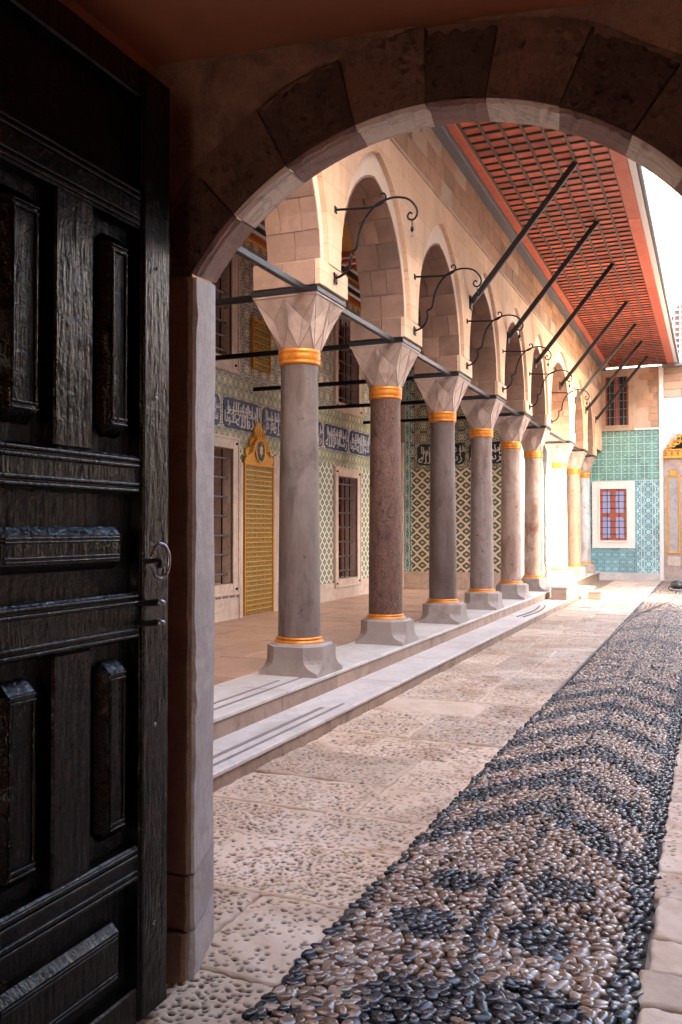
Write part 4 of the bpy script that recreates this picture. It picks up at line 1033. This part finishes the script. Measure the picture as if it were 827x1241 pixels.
# ------------------------------------------------------------------ wrought-iron lamp brackets
def bracket(i, y):
    t = thing('lamp_bracket', 'black wrought-iron scroll bracket above the ' + ['grey nearest', 'red-brown second', 'smoky grey third', 'grey pink fourth', 'rosy beige fifth', 'beige sixth'][i] + ' column', 'bracket', (FX, y, 3.66), 'scroll brackets on the arcade')
    o = Vector((-FX - 0, 0, -3.66))
    def T(l): return [(p + 2.995 + .0, 0, q - 3.66) for p, q in l]
    sc = spline(T([(-3.0, 3.665), (-2.93, 3.685), (-2.87, 3.74), (-2.845, 3.82), (-2.85, 3.87), (-2.80, 3.90), (-2.785, 3.96), (-2.764, 4.05), (-2.71, 4.16), (-2.62, 4.25), (-2.52, 4.285), (-2.43, 4.29), (-2.33, 4.26), (-2.265, 4.19), (-2.25, 4.13), (-2.275, 4.085), (-2.315, 4.085), (-2.335, 4.115), (-2.315, 4.145), (-2.295, 4.13)]), 5)
    obj('scroll', MB().tube(sc, [.012 - .004 * k / len(sc) for k in range(len(sc))], 7), M['iron'], t)
    br = spline(T([(-2.995, 4.262), (-2.8, 4.245), (-2.66, 4.238), (-2.57, 4.255), (-2.528, 4.30), (-2.545, 4.34), (-2.575, 4.335), (-2.57, 4.31)]), 5)
    obj('stay', MB().tube(br, [.011 - .004 * k / len(br) for k in range(len(br))], 7), M['iron'], t)
    h = obj('hook', MB().tube([(.70, 0, .42), (.70, 0, .36)], .005, 6), M['iron'], t)
    obj('pendant', MB().lathe([(.004, .372), (.014, .355), (.016, .335), (.005, .315)], 8, .70, 0), M['iron'], h)
    obj('hook_tip', MB().tube(spline([(.70, 0, .315), (.712, 0, .295), (.70, 0, .28), (.688, 0, .29)], 4), .004, 6), M['iron_lit'], h)
    for z, q in ((0.005, .045), (.602, .03)):
        obj('wall_rose', MB().extr([(q * (1 if k % 2 else .55) * math.cos(PI * k / 4), z + q * (1 if k % 2 else .55) * math.sin(PI * k / 4) * 1.4) for k in range(8)], 'x', 0, .012), M['iron'], t)
for i in range(6): bracket(i, SP[i + 1] + (.0 if i < 5 else .2))

# ------------------------------------------------------------------ far end wall
FY = 27.0
fw_ = thing('end_wall', 'far end wall of green and turquoise tiles with stone above and a red window', 'wall')
W0 = (-3.33 + .26, -2.07 - .26)
wx0, wx1, wz0, wz1 = -3.05, -2.30, 1.15, 2.66
ux0, ux1, uz0, uz1 = -2.885, -2.235, 4.52, 5.95
obj('wall_body', MB().box(-3.7, -1.31, FY + .25, FY + .8, 0, 6.2), M['impost'], fw_)
tl = floral('green_medallion_tile', (0, 2), .2125, [(.36, .54, .46), (.02, .14, .12), (.12, .34, .28), (.03, .20, .20), (.24, .42, .36)], 6, centre=(-3.72, 2.905), grid=(.74, .75, .68))
M['med'] = tl
def fy_tile(x0, x1, z0, z1, mt, nm='tile', pr=0):
    if not (x1 > wx0 - .3 and x0 < wx1 + .25 and z1 > wz0 - .2 and z0 < wz1 + .22): obj(nm, MB().box(x0, x1, FY - .0015 * random.random() - pr, FY + .26, z0, z1), mt, fw_)
obj('grout', MB().box(-3.7, -1.40, FY + .004, FY + .24, 2.9, 4.40), M['white_plaster'], fw_)
tile_m = MB().box(.006, .2065, -.002, .02, .006, .2065, .002).mesh('tile', M['med']); fixn(tile_m)
for i in range(11):
    for k in range(7):
        obj('tile', tile_m, parent=fw_, loc=(-3.72 + i * .2125, FY - random.uniform(0, .002), 2.905 + k * .2125))
for i in range(11):
    for k in range(13):
        x0, z0 = -3.72 + i * .2125, .215 + k * .2065
        mt = M['blue_fine_y'] if i >= 8 else M['blue_floral_y']
        if x0 + .21 > wx0 - .26 and x0 < wx1 + .1 and z0 + .2 > wz0 - .2 and z0 < wz1 + .2:
            pass
        obj('tile', MB().box(x0 + .0012, x0 + .2113, FY - .002 * random.random(), FY + .02, z0 + .0012, z0 + .2053), mt, fw_)
obj('lower_wall', MB().box(-3.7, -1.40, FY + .021, FY + .245, 0, 2.89), M['white_plaster'], fw_)
obj('skirting', MB().box(-3.7, -1.40, FY - .05, FY + .02, -.02, .212, .006), M['marble_step'], fw_)
def facing_window(par, x0, x1, z0, z1, fw, Y, frame_m, kind):
    t = obj('window', MB().box(x0, x1, Y - .012, Y - .008, z0, z1), M['pane' if kind == 'lower' else 'dark_void'], par)
    f = MB()
    for a, b, c, e in ((x0 - fw, x0, z0 - fw, z1 + fw), (x1, x1 + fw, z0 - fw, z1 + fw), (x0, x1, z1, z1 + fw), (x0, x1, z0 - fw, z0)): f.box(a, b, Y - .06, Y + .01, c, e, .006)
    for a, b, c, e in ((x0 - .05, x0, z0 - .05, z1 + .05), (x1, x1 + .05, z0 - .05, z1 + .05), (x0, x1, z1, z1 + .05), (x0, x1, z0 - .05, z0)): f.box(a, b, Y - .085, Y - .058, c, e, .005)
    obj('frame', f, frame_m, t)
    if kind == 'lower':
        s = MB(); xm = (x0 + x1) / 2; zm = (z0 + z1) / 2
        for a, b, c, e in ((x0, x0 + .075, z0, z1), (x1 - .075, x1, z0, z1), (xm - .07, xm + .07, z0 + .07, z1 - .07), (x0 + .07, x1 - .07, z0, z0 + .07), (x0 + .07, x1 - .07, z1 - .07, z1), (x0 + .07, x1 - .07, zm - .06, zm + .05)): s.box(a, b, Y - .05 - .004 * random.random(), Y - .012, c, e, .004)
        obj('sash', s, M['wood_red'], t)
        for k in range(1, 8):
            if k != 4: z = z0 + (z1 - z0) * k / 8; obj('bar', MB().tube([(x0, Y - .064, z), (x1, Y - .064, z)], .009, 6), M['iron'], t)
        for k in (.28, .72): x = x0 + (x1 - x0) * k; obj('bar', MB().tube([(x, Y - .075, z0), (x, Y - .075, z1)], .009, 6), M['iron'], t)
    else:
        for k in range(1, 6): z = z0 + (z1 - z0) * k / 6; obj('bar', MB().tube([(x0, Y - .04, z), (x1, Y - .04, z)], .012, 6), M['iron_lit'], t)
        for k in range(1, 5): x = x0 + (x1 - x0) * k / 5; obj('bar', MB().tube([(x, Y - .05, z0), (x, Y - .05, z1)], .012, 6), M['iron_lit'], t)
        s = MB()
        for a, b, c, e in ((x0, x0 + .05, z0, z1), (x1 - .05, x1, z0, z1), ((x0 + x1) / 2 - .04, (x0 + x1) / 2 + .04, z0, z1)): s.box(a, b, Y - .03, Y - .012, c, e)
        obj('sash', s, M['wood_red'], t)
q = N('pale_blue_window_glass'); M['pane'] = q.done((.34, .36, .60), .08, None, 0, .8)
facing_window(fw_, wx0, wx1, wz0, wz1, .225, FY - .002, M['ring_plaster'], 'lower')
for rw in range(9):
    z0 = 4.42 + rw * .2; x = -3.7 + (.18 if rw % 2 else 0)
    while x < -1.42:
        L = random.uniform(.3, .5); e = min(x + L, -1.40)
        if not (e > ux0 - .2 and x < ux1 + .2 and z0 + .2 > uz0 - .2 and z0 < uz1 + .12): obj('ashlar_block', MB().box(x + .004, e - .004, FY - .012 - random.uniform(0, .008), FY + .25, z0 + .004, min(z0 + .2, 6.2) - .004, .006), M['ashlar'], fw_)
        x = e
obj('joint_bed', MB().box(-3.7, -1.40, FY - .002, FY + .245, 4.405, 6.2), M['impost'], fw_)
obj('sill', MB().box(-3.7, -1.40, FY - .05, FY, 4.36, 4.415, .006), M['ring_plaster'], fw_)
facing_window(fw_, ux0, ux1, uz0, uz1, .16, FY - .012, M['impost'], 'upper')
obj('corner_pilaster', MB().box(-1.40, -1.27, FY - .05, FY + .26, 0, 6.2, .008), M['ring_plaster'], fw_)

# far right portal and wall
pr_ = thing('portal_wall', 'marble portal wall with a gilt-framed mirror panel and golden crest at the right edge', 'wall')
obj('marble_slab', MB().box(-1.265, -.30, FY - .1, FY + .3, 0, 3.5, .006), M['portal_marble'], pr_)
for rw in range(4):
    x = -1.26
    while x < 1.5:
        e = x + random.uniform(.45, .7); obj('ashlar_block', MB().box(x + .004, e - .004, FY - .02 - random.uniform(0, .008), FY + .3, 5.27 + rw * .23, 5.27 + rw * .23 + .222, .006), M['ashlar'] if rw > 0 else M['impost'], pr_); x = e
# plaster field with arch
acx, acz, ar = -.30, 3.55, .82
pts = [(acx - ar * math.cos(PI * k / 20), acz + ar * math.sin(PI * k / 20)) for k in range(21)]
mb = MB()
for (p, q_), (p2, q2) in zip(pts[:-1], pts[1:]): mb.add([(p, FY, q_), (p2, FY, q2), (p2, FY, 5.26), (p, FY, 5.26)], [(0, 1, 2, 3)])
mb.add([(-1.27, FY, 3.5), (acx - ar, FY, 3.5), (acx - ar, FY, 5.26), (-1.27, FY, 5.26)], [(0, 1, 2, 3)]); mb.add([(acx + ar, FY, 3.5), (3, FY, 3.5), (3, FY, 5.26), (acx + ar, FY, 5.26)], [(0, 1, 2, 3)])
obj('plaster_face', mb, M['white_plaster'], pr_, fix=False)
for k in range(12):
    a0, a1 = PI * k / 12 + .01, PI * (k + 1) / 12 - .01; rr_ = ar + (.2 if k % 2 else .16)
    P_ = [(acx - q * math.cos(a), acz + q * math.sin(a)) for q, a in ((ar - .01, a0), (ar - .01, (a0 + a1) / 2), (ar - .01, a1), (rr_, a1), (rr_, (a0 + a1) / 2), (rr_, a0))]
    obj('voussoir', MB().extr(P_, 'y', FY - .03, FY + .3), M['ring_plaster'] if k % 2 else M['marble_frame'], pr_)
obj('recess', MB().box(-1.3, .7, FY + .35, FY + .4, 3.4, 4.6), M['dark_void'], pr_)
obj('core', MB().box(.56, 3, FY + .001, FY + .3, 0, 3.5), M['marble_frame'], pr_)
fr = MB(); fx0, fx1, fz0, fz1 = -1.19, -.84, .78, 3.02
for a, b, c, e in ((fx0, fx0 + .05, fz0, fz1), (fx1 - .05, fx1, fz0, fz1), (fx0 + .05, fx1 - .05, fz1 - .05, fz1), (fx0 + .05, fx1 - .05, fz0, fz0 + .05)): fr.box(a, b, FY - .14, FY - .09, c, e, .008)
fr.box(fx0 + .08, fx1 - .08, FY - .15, FY - .09, fz1, fz1 + .14, .01)
pn = obj('mirror_panel', MB().box(fx0 + .04, fx1 - .04, FY - .115, FY - .09, fz0 + .04, fz1 - .04), M['jamb_marble'], pr_); obj('gilt_frame', fr, M['gold'], pn)
obj('lower_panel', MB().box(fx0, fx1, FY - .12, FY - .09, .42, .70, .01), M['marble_frame'], pr_)
obj('gilt_cornice', MB().box(-1.27, -.28, FY - .20, FY - .08, 3.50, 3.58, .006).box(-1.25, -.28, FY - .17, FY - .08, 3.58, 3.72, .01).box(-1.27, -.28, FY - .22, FY - .08, 3.72, 3.765, .006), M['gold'], pr_)
ck = MB()
for k in range(6): ck.lathe([(.01, 3.60), (.03, 3.62), (.032, 3.66), (.01, 3.70)], 8, -1.2 + k * .16, FY - .185)
obj('gilt_bead', ck, M['red_paint'], pr_)
cs = MB()
for cx_, cz_, q in ((-1.13, 3.83, .06), (-1.0, 3.87, .07), (-.88, 3.95, .08), (-.98, 4.02, .05), (-.76, 4.03, .09), (-.84, 4.14, .06), (-.62, 4.1, .1), (-1.08, 3.93, .04)):
    cs.tube([(cx_ + q * math.cos(a) * (1 - a / 12), FY - .14, cz_ + q * math.sin(a) * (1 - a / 12)) for a in np.linspace(0, 8.5, 22)], .02, 6)
obj('gilt_crest', cs, M['gold'], pr_)

# wall above and behind: white plaster with an arched lattice window, roof ledge
uw = thing('white_upper_wall', 'tall white plastered wall rising behind the eave with an arched lattice window', 'wall')
obj('roof_ledge', MB().add([(-1.3, FY - .25, 6.2), (4, FY - .25, 6.2), (4, 30, 6.75), (-1.3, 30, 6.75), (-1.3, FY - .25, 6.13), (4, FY - .25, 6.13), (4, 30, 6.13), (-1.3, 30, 6.13)], [(0, 1, 2, 3), (4, 7, 6, 5), (0, 4, 5, 1), (3, 2, 6, 7), (0, 3, 7, 4), (1, 5, 6, 2)]), M['grey_beam'], uw)
obj('plaster_face', MB().box(-6, 6, 30.02, 30.5, 5.5, 13), M['white_plaster'], uw)
wcx, wz_, wr = -.62, 7.6, .66
pts = [(wcx - wr, 6.78), (wcx + wr, 6.78)] + [(wcx + wr * math.cos(PI * k / 14), 7.85 + .95 * math.sin(PI * k / 14)) for k in range(15)]
M['brick_bg'] = stone('red_brown_brick_infill', (.045, .013, .010), (.07, .022, .015), (.03, .010, .008), 6, .4, .8, .3)
wd = obj('window', MB().extr(pts, 'y', 29.98, 30.03), M['brick_bg'], uw)
for k in range(8):
    x = wcx - wr + .02 + k * .18; h = 7.85 + .95 * math.sqrt(max(0, 1 - ((x - wcx) / wr) ** 2)); obj('lattice_bar', MB().box(x - .014, x + .014, 29.93, 29.98, 6.78, max(h, 6.9)), M['white_paint'], wd)
for k in range(11):
    z = 6.85 + k * .18; dx = wr if z < 7.85 else wr * math.sqrt(max(.01, 1 - ((z - 7.85) / .95) ** 2)); obj('lattice_bar', MB().box(wcx - dx, wcx + dx, 29.94, 29.975, z - .012, z + .012), M['white_paint'], wd)
rim = MB(); rim.tube([(p, 29.98, q_) for p, q_ in pts[1:] + pts[:1]], .04, 6); obj('frame', rim, M['white_paint'], wd)

# unseen walls; height and gap shaped to block the sun and admit one patch
cb = struct('unseen_shade_walls')
def big_wall(x0, x1, y0, y1, h, mt):
    obj('unseen_wall', MB().box(x0, x1, y0, y1, -.05, h, .01), mt, cb)
big_wall(2.7, 3.3, 2.84, 17.3, 9.0, M['unseen_wall'])
big_wall(2.7, 3.3, 19.9, 27.0, 9.0, M['unseen_wall'])
big_wall(2.9, 3.3, 27.0, 31, 6.1, M['plaster'])
big_wall(1.36, 3.4, 2.56, 2.84, 7.0, M['plaster'])

# ------------------------------------------------------------------ gate wall
GY0, GY1 = 2.54, 2.84
gw = thing('gate_wall', 'rough stone gateway wall with a rounded arch framing the courtyard', 'wall')
C0, R0 = (-.793, 1.781), .990; C1, R1 = (-.855, 1.818), 1.031
angs = [144.9, 131.1, 117.6, 103.1, 89.7, 79.2, 66.3, 53.4, 42.9, 35.1]
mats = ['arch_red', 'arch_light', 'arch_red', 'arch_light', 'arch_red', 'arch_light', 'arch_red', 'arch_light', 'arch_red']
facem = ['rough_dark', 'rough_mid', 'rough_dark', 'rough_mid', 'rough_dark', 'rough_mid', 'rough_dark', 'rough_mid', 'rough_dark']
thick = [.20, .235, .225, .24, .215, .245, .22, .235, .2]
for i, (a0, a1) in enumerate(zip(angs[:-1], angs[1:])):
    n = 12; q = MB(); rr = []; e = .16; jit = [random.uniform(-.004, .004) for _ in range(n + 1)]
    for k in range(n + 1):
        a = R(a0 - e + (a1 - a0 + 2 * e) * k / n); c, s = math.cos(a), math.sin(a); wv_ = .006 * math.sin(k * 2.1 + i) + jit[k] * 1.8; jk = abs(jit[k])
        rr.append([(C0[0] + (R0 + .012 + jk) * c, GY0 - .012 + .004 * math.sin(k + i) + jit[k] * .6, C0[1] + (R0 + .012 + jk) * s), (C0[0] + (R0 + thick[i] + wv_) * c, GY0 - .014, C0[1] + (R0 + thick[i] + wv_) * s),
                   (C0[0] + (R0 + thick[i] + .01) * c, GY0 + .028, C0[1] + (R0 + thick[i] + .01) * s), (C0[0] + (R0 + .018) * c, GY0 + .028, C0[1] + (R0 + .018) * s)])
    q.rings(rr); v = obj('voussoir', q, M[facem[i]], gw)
    # the paler reveal stone of the same voussoir, chamfered at its near edge
    q = MB(); rr = []
    for k in range(n + 1):
        a = R(a0 - e + (a1 - a0 + 2 * e) * k / n); c, s = math.cos(a), math.sin(a); jk = jit[-k] * .9
        rr.append([(C0[0] + (R0 + jk) * c, GY0 + .002 + abs(jk), C0[1] + (R0 + jk) * s), (C0[0] + (R0 + .010) * c, GY0 - .009, C0[1] + (R0 + .010) * s), (C0[0] + (R0 + .011) * c, GY0 + .05, C0[1] + (R0 + .011) * s), (C1[0] + (R1 + .08) * c, GY1, C1[1] + (R1 + .08) * s), (C1[0] + (R1 + .004) * c, GY1 - .0, C1[1] + (R1 + .004) * s), (C1[0] + (R1 - .001) * c, GY1 - .02, C1[1] + (R1 - .001) * s)])
    q.rings(rr); obj('reveal_stone', q, M[mats[i]], gw)
# wall face around the arch
def face(Y, C, Rr, x0, x1, ztop, mat, nm, flip=False):
    mb = MB(); aa = [R(a) for a in np.linspace(144.9, 35.1, 41)]; P_ = [(C[0] + Rr * math.cos(a), C[1] + Rr * math.sin(a)) for a in aa]
    for (p, q_), (p2, q2) in zip(P_[:-1], P_[1:]): mb.add([(p, Y, q_), (p2, Y, q2), (p2, Y, ztop), (p, Y, ztop)], [(0, 1, 2, 3)])
    mb.add([(x0, Y, 0), (P_[0][0], Y, 0), (P_[0][0], Y, ztop), (x0, Y, ztop)], [(0, 1, 2, 3)]); mb.add([(P_[-1][0], Y, 0), (x1, Y, 0), (x1, Y, ztop), (P_[-1][0], Y, ztop)], [(0, 1, 2, 3)])
    return obj(nm, mb, mat, gw, fix=False)
face(GY0 + .03, C0, R0 + .035, -1.9, 1.4, 3.3, M['rough_wall'], 'inner_face')
face(GY1 - .001, C1, R1 + .02, -6.46, 3.3, 6.6, M['plaster'], 'courtyard_face')
sp_ = MB()          # plastered spandrel, standing a little proud of the core, uneven
aa = [R(a) for a in np.linspace(150, 30, 61)]; P_ = [(C0[0] + (R0 + .255 + .008 * math.sin(a * 23)) * math.cos(a), C0[1] + (R0 + .255 + .008 * math.sin(a * 17)) * math.sin(a)) for a in aa]
for (p, q_), (p2, q2) in zip(P_[:-1], P_[1:]): sp_.add([(p, GY0 + .012, q_), (p2, GY0 + .012, q2), (p2, GY0 + .012, 3.3), (p, GY0 + .012, 3.3)], [(0, 1, 2, 3)])
sp_.add([(-1.9, GY0 + .012, 2.42), (P_[0][0], GY0 + .012, 2.42), (P_[0][0], GY0 + .012, 3.3), (-1.9, GY0 + .012, 3.3)], [(0, 1, 2, 3)])
sp_.add([(P_[-1][0], GY0 + .012, 2.38), (1.4, GY0 + .012, 2.38), (1.4, GY0 + .012, 3.3), (P_[-1][0], GY0 + .012, 3.3)], [(0, 1, 2, 3)])
obj('spandrel', sp_, M['rough_wall'], gw, fix=False)
# jambs
def jamb(z0, z1, xa, xo, xb, mt, nm='jamb_stone', e=.004, side=1):
    # side=1 left: inner edge front xa, outer edge xo, inner edge rear xb
    q = MB(); c = .008
    P0 = [(xo, GY0 - .004), (xa - c * side, GY0 - .004), (xa, GY0 + c), (xb, GY1 - c), (xb - c * side, GY1), (xo, GY1)]
    zs_ = [z0 + e] + [z for z in np.arange(z0 + .03, z1 - .02, .045)] + [z1 - e]; R_ = []; rs = random.Random(int(z0 * 100) + 5)
    for z in zs_:
        ch = rs.uniform(0, .012) if rs.random() < .22 else rs.uniform(0, .003); w1 = .0025 * math.sin(z * 9) + rs.uniform(-.001, .001)
        pp = [(xo, GY0 - .004), (xa - (c + ch) * side + w1, GY0 - .004 + w1), (xa + w1, GY0 + c + ch), (xb + .003 * math.sin(z * 6 + 1), GY1 - c), (xb - c * side, GY1), (xo, GY1)]
        R_.append([(x, y_, z + ((y_ - GY0) / .3 * .058 if z > 2.3 else 0)) for x, y_ in pp])
    q.rings(R_); return obj(nm, q, mt, gw)
jamb(.345, 2.352, -1.603, -1.745, -1.700, M['jamb_marble']); jamb(.16, .345, -1.606, -1.748, -1.700, M['jamb_marble']); jamb(-.02, .16, -1.604, -1.760, -1.700, M['jamb_marble'])
for z0, z1, a in ((-.02, .16, .012), (.16, .345, .016), (.345, 2.348, .018)):
    jamb(z0, z1, a, .22, .001 + .0, M['jamb_marble'], side=-1)
# brown rough facing stones on the near side of the left jamb
for z0, z1, xa, xo in ((.345, 2.352, -1.6045, -1.72), (.16, .345, -1.608, -1.725), (-.02, .16, -1.614, -1.745)):
    q = MB(); rs = random.Random(int(z0 * 50)); yf = GY0 - (.016 if z0 > 0 else .034); R_ = []
    for z in [z0 + .005] + list(np.arange(z0 + .03, z1 - .02, .04)) + [z1 - .005]:
        a_, b_, c_ = rs.uniform(-.003, .003), rs.uniform(-.004, .001), rs.uniform(-.003, .003)
        R_.append([(xo + a_, yf + .006, z), (xo + .012 + a_, yf + c_, z), ((xo + xa) / 2, yf + b_, z), (xa - .014 + a_, yf + c_ * .6, z), (xa - .004, yf + .010 + abs(a_), z), (xa - .004, GY0 - .003, z), (xo, GY0 - .003, z)])
    q.rings(R_); obj('facing_stone', q, M['jamb_face'], gw)

# passage
ps = struct('passage')
obj('left_wall', MB().box(-2.1, -1.78, -3.6, GY0 + .028, -.05, 3.5), M['passage'], ps)
obj('right_wall', MB().box(1.36, 1.7, -3.6, GY0 + .028, -.05, 3.5), M['passage'], ps)
obj('back_wall', MB().box(-2.1, -.9, -3.9, -3.6, -.05, 3.5).box(-.9, .25, -3.9, -3.6, 2.45, 3.5).box(.25, 1.7, -3.9, -3.6, -.05, 3.5), M['passage'], ps)  # doorway gap added behind the camera to let in fill light
mb = MB(); n = 14
for k in range(n):          # gently sagging plaster vault
    def cz_(x): return 3.10 - .105 * (x + 1.68) + .03 * math.sin((x + 1.7) * 1.2)
    xa, xb = -1.8 + 3.2 * k / n, -1.8 + 3.2 * (k + 1) / n
    mb.add([(xa, -3.65, cz_(xa)), (xb, -3.65, cz_(xb)), (xb, GY0 + .028, cz_(xb)), (xa, GY0 + .028, cz_(xa))], [(0, 1, 2, 3)], True)
obj('vault', mb, M['passage'], ps, fix=False)
obj('cover', MB().box(-2.1, 1.7, -3.9, GY0 + .03, 3.4, 3.6), M['joint'], ps)

# ------------------------------------------------------------------ gate door leaf
dr = thing('gate_door', 'heavy black panelled wooden door leaf standing open at the left', 'door', (-1.58, 0, 0))
X0 = 0.0; T_ = -.075
YB, YA = 2.355, .95       # free edge, inner edge
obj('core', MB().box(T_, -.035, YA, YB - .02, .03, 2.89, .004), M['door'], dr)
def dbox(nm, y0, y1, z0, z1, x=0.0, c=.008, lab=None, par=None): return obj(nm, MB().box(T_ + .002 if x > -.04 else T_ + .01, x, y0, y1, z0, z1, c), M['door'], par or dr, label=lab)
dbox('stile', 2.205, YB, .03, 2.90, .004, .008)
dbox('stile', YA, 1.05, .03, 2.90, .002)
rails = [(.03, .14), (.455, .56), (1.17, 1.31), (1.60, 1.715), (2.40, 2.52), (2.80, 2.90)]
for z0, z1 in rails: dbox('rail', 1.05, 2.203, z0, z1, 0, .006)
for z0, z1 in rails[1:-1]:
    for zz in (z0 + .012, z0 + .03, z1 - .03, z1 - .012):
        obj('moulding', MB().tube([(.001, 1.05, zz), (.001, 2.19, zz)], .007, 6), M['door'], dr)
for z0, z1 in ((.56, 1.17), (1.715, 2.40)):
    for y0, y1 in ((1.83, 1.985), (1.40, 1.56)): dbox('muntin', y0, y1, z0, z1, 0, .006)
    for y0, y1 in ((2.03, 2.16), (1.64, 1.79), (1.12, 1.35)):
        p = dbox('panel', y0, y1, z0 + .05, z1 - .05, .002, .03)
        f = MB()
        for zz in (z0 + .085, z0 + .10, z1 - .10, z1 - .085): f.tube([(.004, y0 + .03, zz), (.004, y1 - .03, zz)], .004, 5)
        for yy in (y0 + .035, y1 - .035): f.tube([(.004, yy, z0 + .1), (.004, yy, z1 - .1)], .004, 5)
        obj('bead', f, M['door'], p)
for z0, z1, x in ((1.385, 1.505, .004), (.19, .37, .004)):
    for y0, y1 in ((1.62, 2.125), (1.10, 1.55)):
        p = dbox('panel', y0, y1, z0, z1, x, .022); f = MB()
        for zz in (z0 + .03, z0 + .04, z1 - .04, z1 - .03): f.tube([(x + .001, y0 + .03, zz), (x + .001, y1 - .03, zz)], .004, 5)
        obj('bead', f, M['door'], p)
obj('edge_strip', MB().tube([(.004, 2.215, .05), (.004, 2.215, 2.85)], .006, 6), M['door'], dr)
M['steel'] = plain('worn_bright_iron', (.30, .30, .34), .28, .9, 40, .3, .3)
n = 26
rg = MB().tube([(.030 + .010 * math.cos(2 * PI * k / n), 2.268 + .031 * math.cos(2 * PI * k / n), 1.400 + .053 * math.sin(2 * PI * k / n)) for k in range(n + 1)], .006, 8, cap=False)
ring = obj('ring_pull', rg, M['steel'], dr)
obj('staple', MB().tube(spline([(.0, 2.215, 1.40), (.025, 2.225, 1.402), (.042, 2.243, 1.405), (.034, 2.255, 1.385)], 4), .008, 7), M['iron'], ring)
for z in (1.275, 1.215):
    obj('bolt', MB().tube([(-.005, 2.19, z), (.02, 2.215, z + .002), (.045, 2.235, z + .004)], [.008, .010, .011], 8), M['iron'], dr)
    obj('bolt_head', MB().lathe([(.004, z - .006), (.014, z - .004), (.015, z + .006), (.004, z + .012)], 10, .05, 2.24), M['steel'], dr)
nl = MB()
for z in (.20, .5, 1.24, 1.66, 2.46):
    for y_ in (2.25, 2.31): nl.lathe([(.002, 0), (.002, .001)], 3, .0, y_)
for y_, z in ((2.28, .30), (2.28, .9), (2.28, 1.9), (1.7, .13), (2.28, 2.3)):
    nl.add([(.004 + .004 * (k == 0), y_ + (.008 * math.cos(k) if k else 0), z + (.008 * math.sin(k) if k else 0)) for k in range(0, 7)], [(0, k, k % 6 + 1) for k in range(1, 7)])
obj('nail_head', nl, M['steel'], dr, fix=False)

# ------------------------------------------------------------------ floodlight and its cable at the far right
fl = thing('floodlight', 'small round black floodlight lying on the paving at the far right', 'floodlight', (-.78, 22.6, 0))
obj('housing', MB().lathe([(.02, .06), (.10, .06), (.155, .10), (.165, .16), (.14, .22), (.08, .255), (.01, .262)], 20), M['black'], fl)
obj('foot', MB().box(-.10, .10, -.07, .07, 0, .025, .008), M['black'], fl)
obj('bracket', MB().tube(spline([(-.17, 0, .13), (-.2, 0, .06), (-.12, 0, .02), (.12, 0, .02), (.2, 0, .06), (.17, 0, .13)], 4), .012, 6), M['iron'], fl)
obj('lens', MB().lathe([(.09, .0), (.10, .02), (.09, .03)], 16, 0, -.14), M['glass'], fl)
cb_ = obj('cable', MB().tube(spline([(-.72, 22.4, .02), (-.70, 21.2, .018), (-.80, 19.4, .02), (-1.0, 17.6, .018), (-1.22, 15.8, .02), (-1.28, 14, .018), (-1.31, 11, .018), (-1.315, 8.0, .014)], 8), .012, 6), M['black'])
tag(cb_, 'thin black cable running from the floodlight along the left edge of the pebble strip', 'cable')
print('objects', len(bpy.data.objects))
